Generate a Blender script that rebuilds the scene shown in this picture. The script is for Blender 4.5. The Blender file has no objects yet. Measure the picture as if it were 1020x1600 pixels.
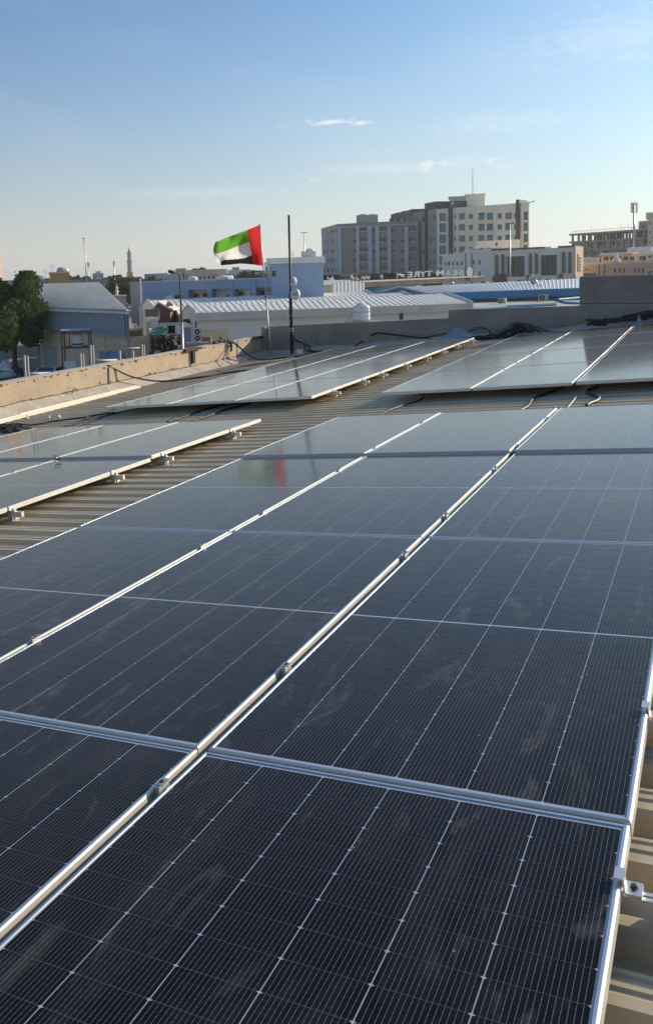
import bpy, math, random
import numpy as np
from mathutils import Vector, Matrix, noise
random.seed(7)
S = bpy.context.scene
COL = S.collection
R_ = math.radians

# ------------------------------------------------------------------ camera
RW_ = [(0.87423209, 0.48456163, -0.03030314), (0.0169221, -0.0927888, -0.995542), (-0.48521325, 0.86982197, -0.08931875)]
CAM = Vector((3.568545, -2.08174, 1.577963))
F_, CX_, CY_ = 1370.262, 350.0845, 554.3104
cd = bpy.data.cameras.new('camera')
cam = bpy.data.objects.new('camera', cd)
COL.objects.link(cam)
cd.sensor_fit = 'VERTICAL'; cd.sensor_height = 36.0
cd.lens = F_ / 1600 * 36.0
cd.shift_x = (510 - CX_) / 1600; cd.shift_y = -(800 - CY_) / 1600
cd.clip_start = 0.05; cd.clip_end = 12000
r, d, f = [Vector(v) for v in RW_]
m = Matrix((r, -d, -f)).transposed().to_4x4(); m.translation = CAM
cam.matrix_world = m
S.camera = cam

# ------------------------------------------------------------------ sun and sky
SUN_AZ, SUN_EL = 33.0, 20.0            # azimuth from +Y towards +X
SKY_STR = 0.128
w = bpy.data.worlds.new('World'); S.world = w; w.use_nodes = True
nt = w.node_tree; nt.nodes.clear()
def N(t, **k):
    n = nt.nodes.new(t)
    for a, b in k.items(): setattr(n, a, b)
    return n
out = N('ShaderNodeOutputWorld'); bg = N('ShaderNodeBackground'); bg.inputs[1].default_value = SKY_STR
sky = N('ShaderNodeTexSky'); sky.sky_type = 'NISHITA'; sky.sun_disc = False
sky.sun_elevation = R_(SUN_EL); sky.sun_rotation = R_(SUN_AZ)
sky.air_density = 1.0; sky.dust_density = 1.6; sky.ozone_density = 1.6; sky.altitude = 0
tc = N('ShaderNodeTexCoord')
def L(a, b): nt.links.new(a, b)
def vmath(op, a, b=None):
    n = N('ShaderNodeVectorMath', operation=op)
    for i, x in enumerate((a, b)):
        if x is None: continue
        if isinstance(x, (tuple, Vector)): n.inputs[i].default_value = tuple(x)
        else: L(x, n.inputs[i])
    return n
def fm(op, a, b=None, c=None):
    n = N('ShaderNodeMath', operation=op)
    for i, x in enumerate((a, b, c)):
        if x is None: continue
        if isinstance(x, (int, float)): n.inputs[i].default_value = x
        else: L(x, n.inputs[i])
    return n.outputs[0]
def ray(u, v):
    c = Vector(((u - CX_) / F_, (v - CY_) / F_, 1.0))
    return r * c.x + d * c.y + f * c.z
# wide thin high haze of cloud
nz = N('ShaderNodeTexNoise'); nz.inputs['Scale'].default_value = 2.2; nz.inputs['Detail'].default_value = 5; nz.inputs['Roughness'].default_value = .5
st = vmath('MULTIPLY', tc.outputs['Generated'], (1, 1, 3.0)); L(st.outputs[0], nz.inputs['Vector'])
mr = N('ShaderNodeMapRange'); mr.inputs[1].default_value = .46; mr.inputs[2].default_value = .78; mr.inputs[3].default_value = 0; mr.inputs[4].default_value = .24
L(nz.outputs[0], mr.inputs[0])
mix = N('ShaderNodeMix', data_type='RGBA'); L(mr.outputs[0], mix.inputs[0])
tint = N('ShaderNodeMix', data_type='RGBA', blend_type='MULTIPLY'); tint.inputs[0].default_value = 1
L(sky.outputs[0], tint.inputs[6]); tint.inputs[7].default_value = (0.44, 0.76, 1.04, 1)
sepz = N('ShaderNodeSeparateXYZ'); L(tc.outputs['Generated'], sepz.inputs[0])
el_ = fm('MAXIMUM', sepz.outputs[2], 0.0)
hz = fm('MULTIPLY', fm('EXPONENT', fm('MULTIPLY', el_, -8.0)), .97)
sd = fm('MULTIPLY_ADD', vmath('DOT_PRODUCT', tc.outputs['Generated'], (math.sin(R_(SUN_AZ)), math.cos(R_(SUN_AZ)), 0)).outputs['Value'], .5, .5)
hc = N('ShaderNodeMix', data_type='RGBA'); L(fm('POWER', sd, 3.6), hc.inputs[0]); hc.inputs[6].default_value = (5.0, 4.75, 4.35, 1); hc.inputs[7].default_value = (7.9, 8.0, 7.3, 1)
hm = N('ShaderNodeMix', data_type='RGBA'); L(hz, hm.inputs[0]); L(tint.outputs[2], hm.inputs[6]); L(hc.outputs[2], hm.inputs[7])
L(hm.outputs[2], mix.inputs[6]); mix.inputs[7].default_value = (5.4, 5.9, 6.3, 1)
cur = mix.outputs[2]
nz2 = N('ShaderNodeTexNoise'); nz2.inputs['Scale'].default_value = 70; nz2.inputs['Detail'].default_value = 5
st2 = vmath('MULTIPLY', tc.outputs['Generated'], (1, 1, 2.2)); L(st2.outputs[0], nz2.inputs['Vector'])
for (u, v, a, b, k) in ((520, 191, 52, 5, .6), (560, 192, 24, 4.5, .55), (668, 257, 30, 8, .5), (773, 249, 12, 4, .32), (786, 259, 16, 4, .2), (438, 196, 10, 3, .3), (494, 281, 14, 4, .2), (975, 55, 150, 40, .15), (800, 190, 150, 16, .13), (620, 262, 170, 12, .16), (310, 300, 150, 12, .12)):
    d0 = ray(u, v).normalized(); up = Vector((0, 0, 1)); rt = d0.cross(up).normalized(); up2 = rt.cross(d0)
    x = fm('MULTIPLY', vmath('DOT_PRODUCT', tc.outputs['Generated'], rt).outputs['Value'], F_ / a)
    y = fm('MULTIPLY', vmath('DOT_PRODUCT', tc.outputs['Generated'], up2).outputs['Value'], F_ / b)
    dd = fm('MAXIMUM', vmath('DOT_PRODUCT', tc.outputs['Generated'], d0).outputs['Value'], 0.0)
    # flat base, billowing top
    rr = fm('SQRT', fm('ADD', fm('MULTIPLY', x, x), fm('MULTIPLY', y, y)))
    val = fm('ADD', fm('SUBTRACT', 1.0, rr), fm('MULTIPLY', fm('SUBTRACT', nz2.outputs[0], .5), 2.6))
    mk = N('ShaderNodeMapRange'); mk.inputs[1].default_value = 0.0; mk.inputs[2].default_value = .9; mk.inputs[4].default_value = k; L(val, mk.inputs[0])
    fac = fm('MULTIPLY', mk.outputs[0], fm('GREATER_THAN', dd, .9))
    mx = N('ShaderNodeMix', data_type='RGBA'); L(fac, mx.inputs[0]); L(cur, mx.inputs[6]); mx.inputs[7].default_value = (7.6, 7.6, 7.4, 1)
    cur = mx.outputs[2]
L(cur, bg.inputs[0]); L(bg.outputs[0], out.inputs[0])
sl = bpy.data.lights.new('sun', 'SUN'); sl.energy = 5.0; sl.angle = R_(0.55); sl.color = (1.0, .87, .70)
so = bpy.data.objects.new('sun', sl); COL.objects.link(so)
sdir = Vector((math.sin(R_(SUN_AZ)) * math.cos(R_(SUN_EL)), math.cos(R_(SUN_AZ)) * math.cos(R_(SUN_EL)), math.sin(R_(SUN_EL))))
so.rotation_euler = sdir.to_track_quat('Z', 'Y').to_euler(); so.location = (0, 0, 60)
S.view_settings.view_transform = 'Standard'; S.view_settings.look = 'None'
S.view_settings.gamma = 1; S.view_settings.exposure = 0.16
S.cycles.max_bounces = 5; S.cycles.diffuse_bounces = 3; S.cycles.glossy_bounces = 3

# ------------------------------------------------------------------ helpers
def tag(o, label=None, cat=None, group=None, kind=None):
    if label: o['label'] = label
    if cat: o['category'] = cat
    if group: o['group'] = group
    if kind: o['kind'] = kind
    return o
def thing(name, loc, label, cat, group=None, rot=(0, 0, 0)):
    o = bpy.data.objects.new(name, None); COL.objects.link(o)
    o.location = loc; o.rotation_euler = rot; o.empty_display_size = .3
    return tag(o, label, cat, group)
def rootloc(o):
    v = Vector((0, 0, 0))
    while o is not None: v += Vector(o.location); o = o.parent
    return v
class MB:
    def __init__(s): s.v = []; s.f = []; s.m = []; s.uv = None; s.cm = 0
    def face(s, pts, mi=None):
        b = len(s.v); s.v += [tuple(p) for p in pts]; s.f.append(tuple(range(b, b + len(pts)))); s.m.append(s.cm if mi is None else mi)
    def hexa(s, p):          # p: 8 points, bottom 4 ccw then top 4
        b = len(s.v); s.v += [tuple(x) for x in p]
        for q in ((3, 2, 1, 0), (4, 5, 6, 7), (0, 1, 5, 4), (1, 2, 6, 5), (2, 3, 7, 6), (3, 0, 4, 7)):
            s.f.append(tuple(b + i for i in q)); s.m.append(s.cm)
        return s
    def box(s, c, sz, rz=0, T=None):
        x, y, z = sz[0] / 2, sz[1] / 2, sz[2] / 2
        P = [Vector(q) for q in ((-x, -y, -z), (x, -y, -z), (x, y, -z), (-x, y, -z), (-x, -y, z), (x, -y, z), (x, y, z), (-x, y, z))]
        M = Matrix.Translation(Vector(c)) @ Matrix.Rotation(rz, 4, 'Z')
        if T is not None: M = T @ M
        return s.hexa([M @ q for q in P])
    def b2(s, x0, x1, y0, y1, z0, z1, T=None): return s.box(((x0 + x1) / 2, (y0 + y1) / 2, (z0 + z1) / 2), (x1 - x0, y1 - y0, z1 - z0), 0, T)
    def tube(s, pts, rad, n=8, cap=True):
        pts = [Vector(p) for p in pts]; rings = []
        if isinstance(rad, (int, float)): rad = [rad] * len(pts)
        prev = None
        for i, p in enumerate(pts):
            t = (pts[min(i + 1, len(pts) - 1)] - pts[max(i - 1, 0)]).normalized()
            a = Vector((0, 0, 1)) if abs(t.z) < .9 else Vector((1, 0, 0))
            if prev is not None: a = prev
            n1 = (a - t * a.dot(t)).normalized(); n2 = t.cross(n1); prev = n1
            b = len(s.v)
            for k in range(n):
                w_ = 2 * math.pi * k / n; s.v.append(tuple(p + (n1 * math.cos(w_) + n2 * math.sin(w_)) * rad[i]))
            rings.append(b)
        for i in range(len(rings) - 1):
            for k in range(n):
                k2 = (k + 1) % n; s.f.append((rings[i] + k, rings[i] + k2, rings[i + 1] + k2, rings[i + 1] + k)); s.m.append(s.cm)
        if cap:
            s.f.append(tuple(rings[0] + k for k in reversed(range(n)))); s.m.append(s.cm)
            s.f.append(tuple(rings[-1] + k for k in range(n))); s.m.append(s.cm)
        return s
    def lathe(s, c, prof, n=16, axis=None):   # prof: (radius, height)
        c = Vector(c); q = Vector(axis).normalized().to_track_quat('Z', 'Y') if axis is not None else None
        rings = []
        for (rr, h) in prof:
            b = len(s.v)
            for k in range(n):
                a = 2 * math.pi * k / n; p = Vector((rr * math.cos(a), rr * math.sin(a), h))
                if q: p = q @ p
                s.v.append(tuple(c + p))
            rings.append(b)
        for i in range(len(rings) - 1):
            for k in range(n):
                k2 = (k + 1) % n; s.f.append((rings[i] + k, rings[i] + k2, rings[i + 1] + k2, rings[i + 1] + k)); s.m.append(s.cm)
        s.f.append(tuple(rings[0] + k for k in reversed(range(n)))); s.m.append(s.cm)
        s.f.append(tuple(rings[-1] + k for k in range(n))); s.m.append(s.cm)
        return s
    def slab(s, a, b, c, dd, t):   # quad with thickness t downwards
        T = Vector((0, 0, -t)); a, b, c, dd = map(Vector, (a, b, c, dd))
        return s.hexa([a + T, b + T, c + T, dd + T, a, b, c, dd])
    def mesh(s, name, mats, off=Vector((0, 0, 0)), smooth=False):
        me = bpy.data.meshes.new(name)
        me.from_pydata([(v[0] - off[0], v[1] - off[1], v[2] - off[2]) for v in s.v], [], s.f)
        for mt in (mats if isinstance(mats, (list, tuple)) else [mats]): me.materials.append(mt)
        if any(s.m): me.polygons.foreach_set('material_index', s.m)
        if s.uv:
            l = me.uv_layers.new(name='UVMap'); l.data.foreach_set('uv', [c for p in s.uv for c in p])
        if smooth: me.polygons.foreach_set('use_smooth', [True] * len(me.polygons))
        me.update(); return me
    def build(s, name, mats, parent=None, smooth=False, loc=None):
        if loc is not None and parent is None: off = Vector(loc)
        else: off = rootloc(parent) if parent is not None else Vector((0, 0, 0))
        o = bpy.data.objects.new(name, s.mesh(name, mats, off, smooth)); COL.objects.link(o)
        if parent is not None: o.parent = parent
        elif loc is not None: o.location = loc
        return o
def inst(name, me, parent=None, loc=(0, 0, 0), rot=(0, 0, 0)):
    o = bpy.data.objects.new(name, me); COL.objects.link(o); o.location = loc; o.rotation_euler = rot
    if parent is not None: o.parent = parent
    return o
def copy_tree(o, parent=None):
    c = o.copy(); COL.objects.link(c); c.parent = parent
    for ch in list(o.children): copy_tree(ch, c)
    return c

# ------------------------------------------------------------------ materials
MATS = {}
def mat(name, col, rough=.7, metal=0.0, var=.12, scale=2.0, bump=0.0, bscale=20., spec=.4, detail=5, coat=0, streak=None, trans=0, dirt=None):
    m_ = bpy.data.materials.new(name); m_.use_nodes = True; t = m_.node_tree; b = t.nodes['Principled BSDF']
    b.inputs['Roughness'].default_value = rough; b.inputs['Metallic'].default_value = metal; b.inputs['Specular IOR Level'].default_value = spec
    b.inputs['Coat Weight'].default_value = coat
    c = t.nodes.new('ShaderNodeTexCoord'); mp = t.nodes.new('ShaderNodeMapping'); t.links.new(c.outputs['Object'], mp.inputs[0])
    if streak: mp.inputs['Scale'].default_value = streak
    n = t.nodes.new('ShaderNodeTexNoise'); n.inputs['Scale'].default_value = scale; n.inputs['Detail'].default_value = detail; n.inputs['Roughness'].default_value = .62
    t.links.new(mp.outputs[0], n.inputs['Vector'])
    mr_ = t.nodes.new('ShaderNodeMapRange'); mr_.inputs[1].default_value = .3; mr_.inputs[2].default_value = .7
    mr_.inputs[3].default_value = 1 - var; mr_.inputs[4].default_value = 1 + var; t.links.new(n.outputs[0], mr_.inputs[0])
    mx = t.nodes.new('ShaderNodeMix'); mx.data_type = 'RGBA'; mx.blend_type = 'MULTIPLY'; mx.inputs[0].default_value = 1
    mx.inputs[6].default_value = (*col, 1); t.links.new(mr_.outputs[0], mx.inputs[7]); o_ = mx.outputs[2]
    if dirt:
        n3 = t.nodes.new('ShaderNodeTexNoise'); n3.inputs['Scale'].default_value = dirt[1]; n3.inputs['Detail'].default_value = 7; n3.inputs['Roughness'].default_value = .7
        t.links.new(mp.outputs[0], n3.inputs['Vector'])
        m3 = t.nodes.new('ShaderNodeMapRange'); m3.inputs[1].default_value = dirt[3] if len(dirt) > 3 else .52; m3.inputs[2].default_value = .72; m3.inputs[4].default_value = dirt[2]
        t.links.new(n3.outputs[0], m3.inputs[0])
        x3 = t.nodes.new('ShaderNodeMix'); x3.data_type = 'RGBA'; t.links.new(m3.outputs[0], x3.inputs[0]); t.links.new(o_, x3.inputs[6]); x3.inputs[7].default_value = (*dirt[0], 1); o_ = x3.outputs[2]
    t.links.new(o_, b.inputs['Base Color'])
    if bump:
        n2 = t.nodes.new('ShaderNodeTexNoise'); n2.inputs['Scale'].default_value = bscale; n2.inputs['Detail'].default_value = 4; t.links.new(mp.outputs[0], n2.inputs['Vector'])
        bp = t.nodes.new('ShaderNodeBump'); bp.inputs['Strength'].default_value = bump; bp.inputs['Distance'].default_value = .02
        t.links.new(n2.outputs[0], bp.inputs['Height']); t.links.new(bp.outputs[0], b.inputs['Normal'])
    if trans:
        tr = t.nodes.new('ShaderNodeBsdfTranslucent'); t.links.new(o_, tr.inputs[0]); ms = t.nodes.new('ShaderNodeMixShader'); ms.inputs[0].default_value = trans
        t.links.new(b.outputs[0], ms.inputs[1]); t.links.new(tr.outputs[0], ms.inputs[2]); t.links.new(ms.outputs[0], t.nodes['Material Output'].inputs[0])
    MATS[name] = m_; return m_

def panel_mat(name, kind):
    """laminate under AR glass: kind 'cell' (busbars from UV), 'sheet' (back sheet)"""
    m_ = bpy.data.materials.new(name); m_.use_nodes = True; t = m_.node_tree; b = t.nodes['Principled BSDF']
    def n(ty, **k):
        q = t.nodes.new(ty)
        for a, c in k.items(): setattr(q, a, c)
        return q
    def mth(op, a, b_=None):
        q = n('ShaderNodeMath', operation=op)
        for i, x in enumerate((a, b_)):
            if x is None: continue
            if isinstance(x, (int, float)): q.inputs[i].default_value = x
            else: t.links.new(x, q.inputs[i])
        return q.outputs[0]
    def mixc(fc, a, c):
        q = n('ShaderNodeMix', data_type='RGBA')
        t.links.new(fc, q.inputs[0]) if not isinstance(fc, (int, float)) else setattr(q.inputs[0], 'default_value', fc)
        for i, x in ((6, a), (7, c)):
            if isinstance(x, tuple): q.inputs[i].default_value = (*x, 1)
            else: t.links.new(x, q.inputs[i])
        return q.outputs[2]
    geo = n('ShaderNodeNewGeometry')
    if kind == 'cell':
        uv = n('ShaderNodeUVMap'); sep = n('ShaderNodeSeparateXYZ'); t.links.new(uv.outputs[0], sep.inputs[0])
        fr = mth('FRACT', mth('ADD', mth('DIVIDE', sep.outputs[0], .182 / 16), .5))
        dist = mth('ABSOLUTE', mth('SUBTRACT', fr, .5))
        line = mth('LESS_THAN', dist, .024)
        # solder pads along the wires
        pf = mth('FRACT', mth('DIVIDE', sep.outputs[1], .0152)); pad = mth('MULTIPLY', mth('LESS_THAN', pf, .1), mth('LESS_THAN', dist, .06))
        wv = mth('MAXIMUM', line, pad)
        nn = n('ShaderNodeTexNoise'); nn.inputs['Scale'].default_value = 1.7; t.links.new(geo.outputs['Position'], nn.inputs['Vector'])
        oi = n('ShaderNodeObjectInfo'); rnd_ = mth('FRACT', mth('ADD', mth('ADD', oi.outputs['Random'], geo.outputs['Random Per Island']), mth('MULTIPLY', nn.outputs[0], .6)))
        base = mixc(rnd_, (.0016, .0011, .0022), (.0040, .0028, .0065))
        col = mixc(wv, base, (.27, .26, .25))
    else:
        col = (.42, .45, .50)
        q = n('ShaderNodeRGB'); q.outputs[0].default_value = (*col, 1); col = q.outputs[0]
    # dust: soft streaks washed down the glass and faint spots
    mp = n('ShaderNodeMapping'); mp.inputs['Rotation'].default_value = (0, 0, .35); mp.inputs['Scale'].default_value = (2.6, .8, 1); t.links.new(geo.outputs['Position'], mp.inputs[0])
    d1 = n('ShaderNodeTexNoise'); d1.inputs['Scale'].default_value = 1.9; d1.inputs['Detail'].default_value = 8; d1.inputs['Roughness'].default_value = .68; d1.inputs['Distortion'].default_value = .6
    t.links.new(mp.outputs[0], d1.inputs['Vector'])
    r1 = n('ShaderNodeMapRange'); r1.inputs[1].default_value = .50; r1.inputs[2].default_value = .82; r1.inputs[3].default_value = .0; r1.inputs[4].default_value = .08; t.links.new(d1.outputs[0], r1.inputs[0])
    vo = n('ShaderNodeTexVoronoi'); vo.inputs['Scale'].default_value = 9; t.links.new(geo.outputs['Position'], vo.inputs['Vector'])
    sp = mth('MULTIPLY', mth('LESS_THAN', vo.outputs['Distance'], .035), .5)
    mp2 = n('ShaderNodeMapping'); mp2.inputs['Rotation'].default_value = (0, 0, .12); mp2.inputs['Scale'].default_value = (5.5, 1.3, 1); t.links.new(geo.outputs['Position'], mp2.inputs[0])
    d2 = n('ShaderNodeTexNoise'); d2.inputs['Scale'].default_value = 1.3; d2.inputs['Detail'].default_value = 6; d2.inputs['Roughness'].default_value = .6; d2.inputs['Distortion'].default_value = 1.6; t.links.new(mp2.outputs[0], d2.inputs['Vector'])
    r2 = n('ShaderNodeMapRange'); r2.inputs[1].default_value = .58; r2.inputs[2].default_value = .70; r2.inputs[4].default_value = .17; t.links.new(d2.outputs[0], r2.inputs[0])
    d3 = n('ShaderNodeTexNoise'); d3.inputs['Scale'].default_value = 38; d3.inputs['Detail'].default_value = 3; t.links.new(geo.outputs['Position'], d3.inputs['Vector'])
    dust = mth('MAXIMUM', mth('MULTIPLY', mth('ADD', r1.outputs[0], r2.outputs[0]), mth('MULTIPLY_ADD', d3.outputs[0], 1.2) if 0 else mth('ADD', d3.outputs[0], .5)), sp)
    col = mixc(dust, col, (.34, .31, .28))
    t.links.new(col, b.inputs['Base Color'])
    b.inputs['Roughness'].default_value = .4; b.inputs['Specular IOR Level'].default_value = .03; b.inputs['Sheen Weight'].default_value = .05; b.inputs['Sheen Roughness'].default_value = .35; b.inputs['Sheen Tint'].default_value = (1, .95, .88, 1)
    b.inputs['Coat Weight'].default_value = 1.0; b.inputs['Coat IOR'].default_value = 1.19
    rr = n('ShaderNodeMapRange'); rr.inputs[3].default_value = .06; rr.inputs[4].default_value = .14; t.links.new(d1.outputs[0], rr.inputs[0]); t.links.new(rr.outputs[0], b.inputs['Coat Roughness'])
    return m_
M_CELL = panel_mat('solar_cell_under_glass', 'cell'); M_SHEET = panel_mat('white_backsheet_under_glass', 'sheet')
M_ALU = mat('anodised_aluminium', (.62, .61, .60), .45, .8, .05, 8, spec=.5)
M_ALUW = mat('frame_aluminium_sun_tint', (.62, .58, .51), .5, .4, .05, 6, spec=.5)  # frame sides: same aluminium as the lip, sunlit cream put into the colour
M_LIP = mat('frame_lip_aluminium', (.66, .67, .69), .30, .88, .05, 6, spec=.5)
M_CLAMP = mat('grey_clamp_metal', (.50, .48, .45), .5, .6)
M_BOLT = mat('dark_bolt_steel', (.08, .08, .09), .45, .6)
M_ROOF = mat('weathered_beige_roof_metal', (.50, .405, .27), .42, .0, .16, 1.3, spec=.45, dirt=((.30, .25, .19), 2.5, .6), streak=(.35, 1.4, 1))
M_RUB = mat('black_cable_rubber', (.012, .012, .013), .5)
M_PLAST = mat('ochre_plaster', (.46, .35, .235), .9, 0, .12, 2.5, .5, 14, dirt=((.20, .15, .10), 4, .9, .60))
M_MORT = mat('pale_cement_fillet', (.46, .38, .31), .92, 0, .15, 4, .7, 18, dirt=((.30, .26, .23), 6, .7))
M_CONC = mat('grey_cement_render', (.32, .275, .235), .92, 0, .14, 1.6, .35, 12, dirt=((.19, .165, .14), 1.1, .95, .47), streak=(.5, 1, 1.4))
M_CONC2 = mat('parapet_coping_cement', (.48, .42, .35), .9, 0, .12, 3, .3, 14)
M_FLASH = mat('cream_painted_flashing', (.78, .72, .58), .5, 0, .06, 2)
M_POLYB = mat('blue_grey_plastic_film', (.25, .31, .37), .4, 0, .2, 4, .4, 10, spec=.6)
M_DARKJ = mat('dark_junk', (.03, .028, .026), .8, 0, .4, 6)
M_BLACKM = mat('black_painted_steel', (.015, .015, .017), .5, .2)
M_GALV = mat('galvanised_pipe', (.48, .47, .45), .45, .6, .1, 8)
M_WHITE = mat('white_paint', (.74, .73, .70), .6, 0, .06, 3)
M_WHITEP = mat('white_pvc', (.42, .40, .36), .55, 0, .1, 5)
M_GLASS = mat('dark_window_glass', (.02, .025, .03), .08, 0, .3, 1, spec=.8)
M_TEAL = mat('teal_reflective_glass', (.04, .14, .18), .10, .25, .35, .35, spec=.9)
M_DARKO = mat('opening_shade', (.02, .02, .022), .9)  # near-black sheets standing for the shade inside unglazed openings

# ------------------------------------------------------------------ coordinates
def at(u, v, D):
    q = ray(u, v); return CAM + q * (D / math.hypot(q.x, q.y))
def atz(u, v, z):
    q = ray(u, v); return CAM + q * ((z - CAM.z) / q.z)
SL = -0.0901264
cs, sn = math.cos(SL), math.sin(SL)
def bmp(y): return .012 * max(0., y - 9.)
def RF(x, y, z=0.0):                # roof frame -> world
    z = z + bmp(y); return Vector((cs * x + sn * z, y, -sn * x + cs * z))
GZ = -6.2                          # street level

# ================================================================== GROUND
g = MB(); g.face([(-4000, -800, GZ), (3500, -800, GZ), (3500, 7000, GZ), (-4000, 7000, GZ)])
M_GROUND = mat('dusty_sand_ground', (.30, .26, .21), .95, 0, .2, .05, .2, .8, dirt=((.14, .13, .12), .03, .8))
tag(g.build('ground', M_GROUND), kind='structure')

# ================================================================== OUR ROOF
CR, VA = -.098, -.158               # crest and pan heights in the roof frame
PIT, Y00 = .224, .017
roof = tag(thing('roof', RF(0, 9, 0), None, None), kind='structure')
XL, XRR = -6.86, 9.6
def roof_sheet(k0):
    mb = MB(); prof = []
    for k in range(k0, k0 + 4):
        y = Y00 + k * PIT
        prof += [(y, CR), (y + .030, CR), (y + .036, CR - .004), (y + .044, CR - .004), (y + .050, CR), (y + .070, CR), (y + .074, CR - .004), (y + .080, CR - .004), (y + .086, CR), (y + .098, CR), (y + .122, VA), (y + .160, VA), (y + .167, VA + .003), (y + .174, VA), (y + .204, VA)]
    prof.append((Y00 + (k0 + 4) * PIT, CR))
    prof = [p for p in prof if p[0] < 19.49]
    if len(prof) < 2: return
    dz = random.uniform(-.001, .001)
    xs = [XL, -3.5, 0, 3.4, XRR]
    for i in range(len(prof) - 1):
        (ya, za), (yb, zb) = prof[i], prof[i + 1]
        for j in range(4):
            mb.face([RF(xs[j], ya, za + dz), RF(xs[j + 1], ya, za + dz), RF(xs[j + 1], yb, zb + dz), RF(xs[j], yb, zb + dz)])
    mb.build('roof_sheet', M_ROOF, roof)
for k0 in range(-20, 90, 4): roof_sheet(k0)
# far side of the ridge
fs = MB(); a = RF(XRR, -5, CR); b = RF(XRR, 20.2, CR)
fs.face([a, a + Vector((10, 0, -.9)), b + Vector((10, 0, -.9)), b]); fs.build('far_roof_slope', M_ROOF, roof)

# wall of our own building below the eaves
XW = -7.2
wl = tag(thing('parapet_wall', (XW, 10, -1), 'low ochre plastered parapet along the left edge of the roof', 'wall'))
mb = MB()
ys = [-6 + .5 * i for i in range(52)] + [19.7]
def ptop(y): return -.173 + .006 * (y - 9.2) + .012 * noise.noise(Vector((y * 1.3, 0, 0)))
for i in range(len(ys) - 1):
    ya, yb = ys[i], ys[i + 1]
    za, zb = ptop(ya), ptop(yb)
    mb.hexa([(XW - .17, ya, -1.2), (XW, ya, -1.2), (XW, yb, -1.2), (XW - .17, yb, -1.2), (XW - .17, ya, za), (XW, ya, za), (XW, yb, zb), (XW - .17, yb, zb)])
mb.build('plaster_wall', M_PLAST, wl)
mb = MB()
for i in range(len(ys) - 1):
    ya, yb = ys[i], ys[i + 1]; za, zb = ptop(ya), ptop(yb)
    e = .012 + .01 * noise.noise(Vector((ya * 3, 4, 0)))
    mb.hexa([(XW - .19, ya, za + .002), (XW + e, ya, za + .002), (XW + e, yb, zb + .002), (XW - .19, yb, zb + .002), (XW - .19, ya, za + .022), (XW + e, ya, za + .022), (XW + e, yb, zb + .022), (XW - .19, yb, zb + .022)])
mb.build('coping', M_CONC2, wl)
mb = MB()   # cement fillet between wall and roof sheet
n_ = 120
for i in range(n_):
    ya, yb = -4 + 23.4 * i / n_, -4 + 23.4 * (i + 1) / n_
    def top(y): return -.565 + .005 * (y - 9.5) + .035 * noise.noise(Vector((y * 2.1, 1, 0))) + .02 * noise.noise(Vector((y * 7, 1, 0)))
    def xo(y): return -6.90 + .05 * noise.noise(Vector((y * 2.5, 7, 0))) + .02 * noise.noise(Vector((y * 11, 7, 0)))
    mb.face([(XW + .003, ya, top(ya)), (xo(ya), ya, RF(-6.85, ya, VA).z + .02), (xo(yb), yb, RF(-6.85, yb, VA).z + .02), (XW + .003, yb, top(yb))])
    mb.face([(xo(ya), ya, RF(-6.85, ya, VA).z + .02), (xo(ya), ya, -1.1), (xo(yb), yb, -1.1), (xo(yb), yb, RF(-6.85, yb, VA).z + .02)])
mb.build('cement_fillet', M_MORT, wl)
mb = MB(); mb.b2(-7.36, 9, -6, -5.7, GZ, -.9); mb.b2(-7.36, -7.22, -5.7, 19.4, GZ, -1.2); mb.b2(-7.36, 20, 19.52, 19.64, GZ, -.6)
mb.build('outer_wall', M_CONC2, wl)
# chips, stains and the cracked joint at the foot of the plaster
random.seed(41)
mb = MB()
for k in range(130):
    y = random.uniform(5, 19.2); top_ = random.random() < .55; z = (ptop(y) - random.uniform(.0, .06)) if top_ else (-.54 + random.uniform(-.02, .05)); s_ = random.uniform(.012, .045)
    pts = [(XW + .004, y + s_ * math.cos(a) * random.uniform(.6, 1.3), z + s_ * .6 * math.sin(a) * random.uniform(.5, 1.3)) for a in [i * math.pi / 3.5 for i in range(7)]]
    mb.face(pts)
tag(mb.build('plaster_chip', mat('exposed_dark_render', (.12, .085, .06), .95), wl), kind='stuff')
mb = MB(); mb.tube([(XW + .006, y, -.553 + .005 * (y - 9.5) + .025 * noise.noise(Vector((y * 2.1, 1, 0))) + .012 * noise.noise(Vector((y * 9, 2, 0)))) for y in [4 + i * .08 for i in range(188)]], [.004 + .006 * abs(noise.noise(Vector((i * .3, 0, 0)))) for i in range(188)], 5); mb.build('joint_crack', M_DARKJ, wl)
TRIMS = []
# far parapet (three heights) along Y = 20.2
YF = 19.5
fw = tag(thing('far_parapet_wall', (0, YF, -.5), 'grey cement parapet wall across the far end of the roof, stepping up to the right', 'wall'))
def wallpiece(x0, x1, z0, z1, name, t=.2, yo=0):
    mb = MB(); n = max(2, int((x1 - x0) / .5))
    for i in range(n):
        xa, xb = x0 + (x1 - x0) * i / n, x0 + (x1 - x0) * (i + 1) / n
        za, zb = z0 + (z1 - z0) * i / n, z0 + (z1 - z0) * (i + 1) / n
        za += .008 * noise.noise(Vector((xa * 2, 3, 0))); zb += .008 * noise.noise(Vector((xb * 2, 3, 0)))
        mb.hexa([(xa, YF + yo, -1.3), (xb, YF + yo, -1.3), (xb, YF + yo + t, -1.3), (xa, YF + yo + t, -1.3), (xa, YF + yo, za), (xb, YF + yo, zb), (xb, YF + yo + t, zb), (xa, YF + yo + t, za)])
    return mb.build(name, M_CONC, fw)
wallpiece(-7.08, -2.115, .165, .379, 'low_wall')
wallpiece(-2.114, .905, .584, .65, 'middle_wall', .2, .002)
wallpiece(.906, 20, 1.322, 1.29, 'tall_wall', .22, -.02)
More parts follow.
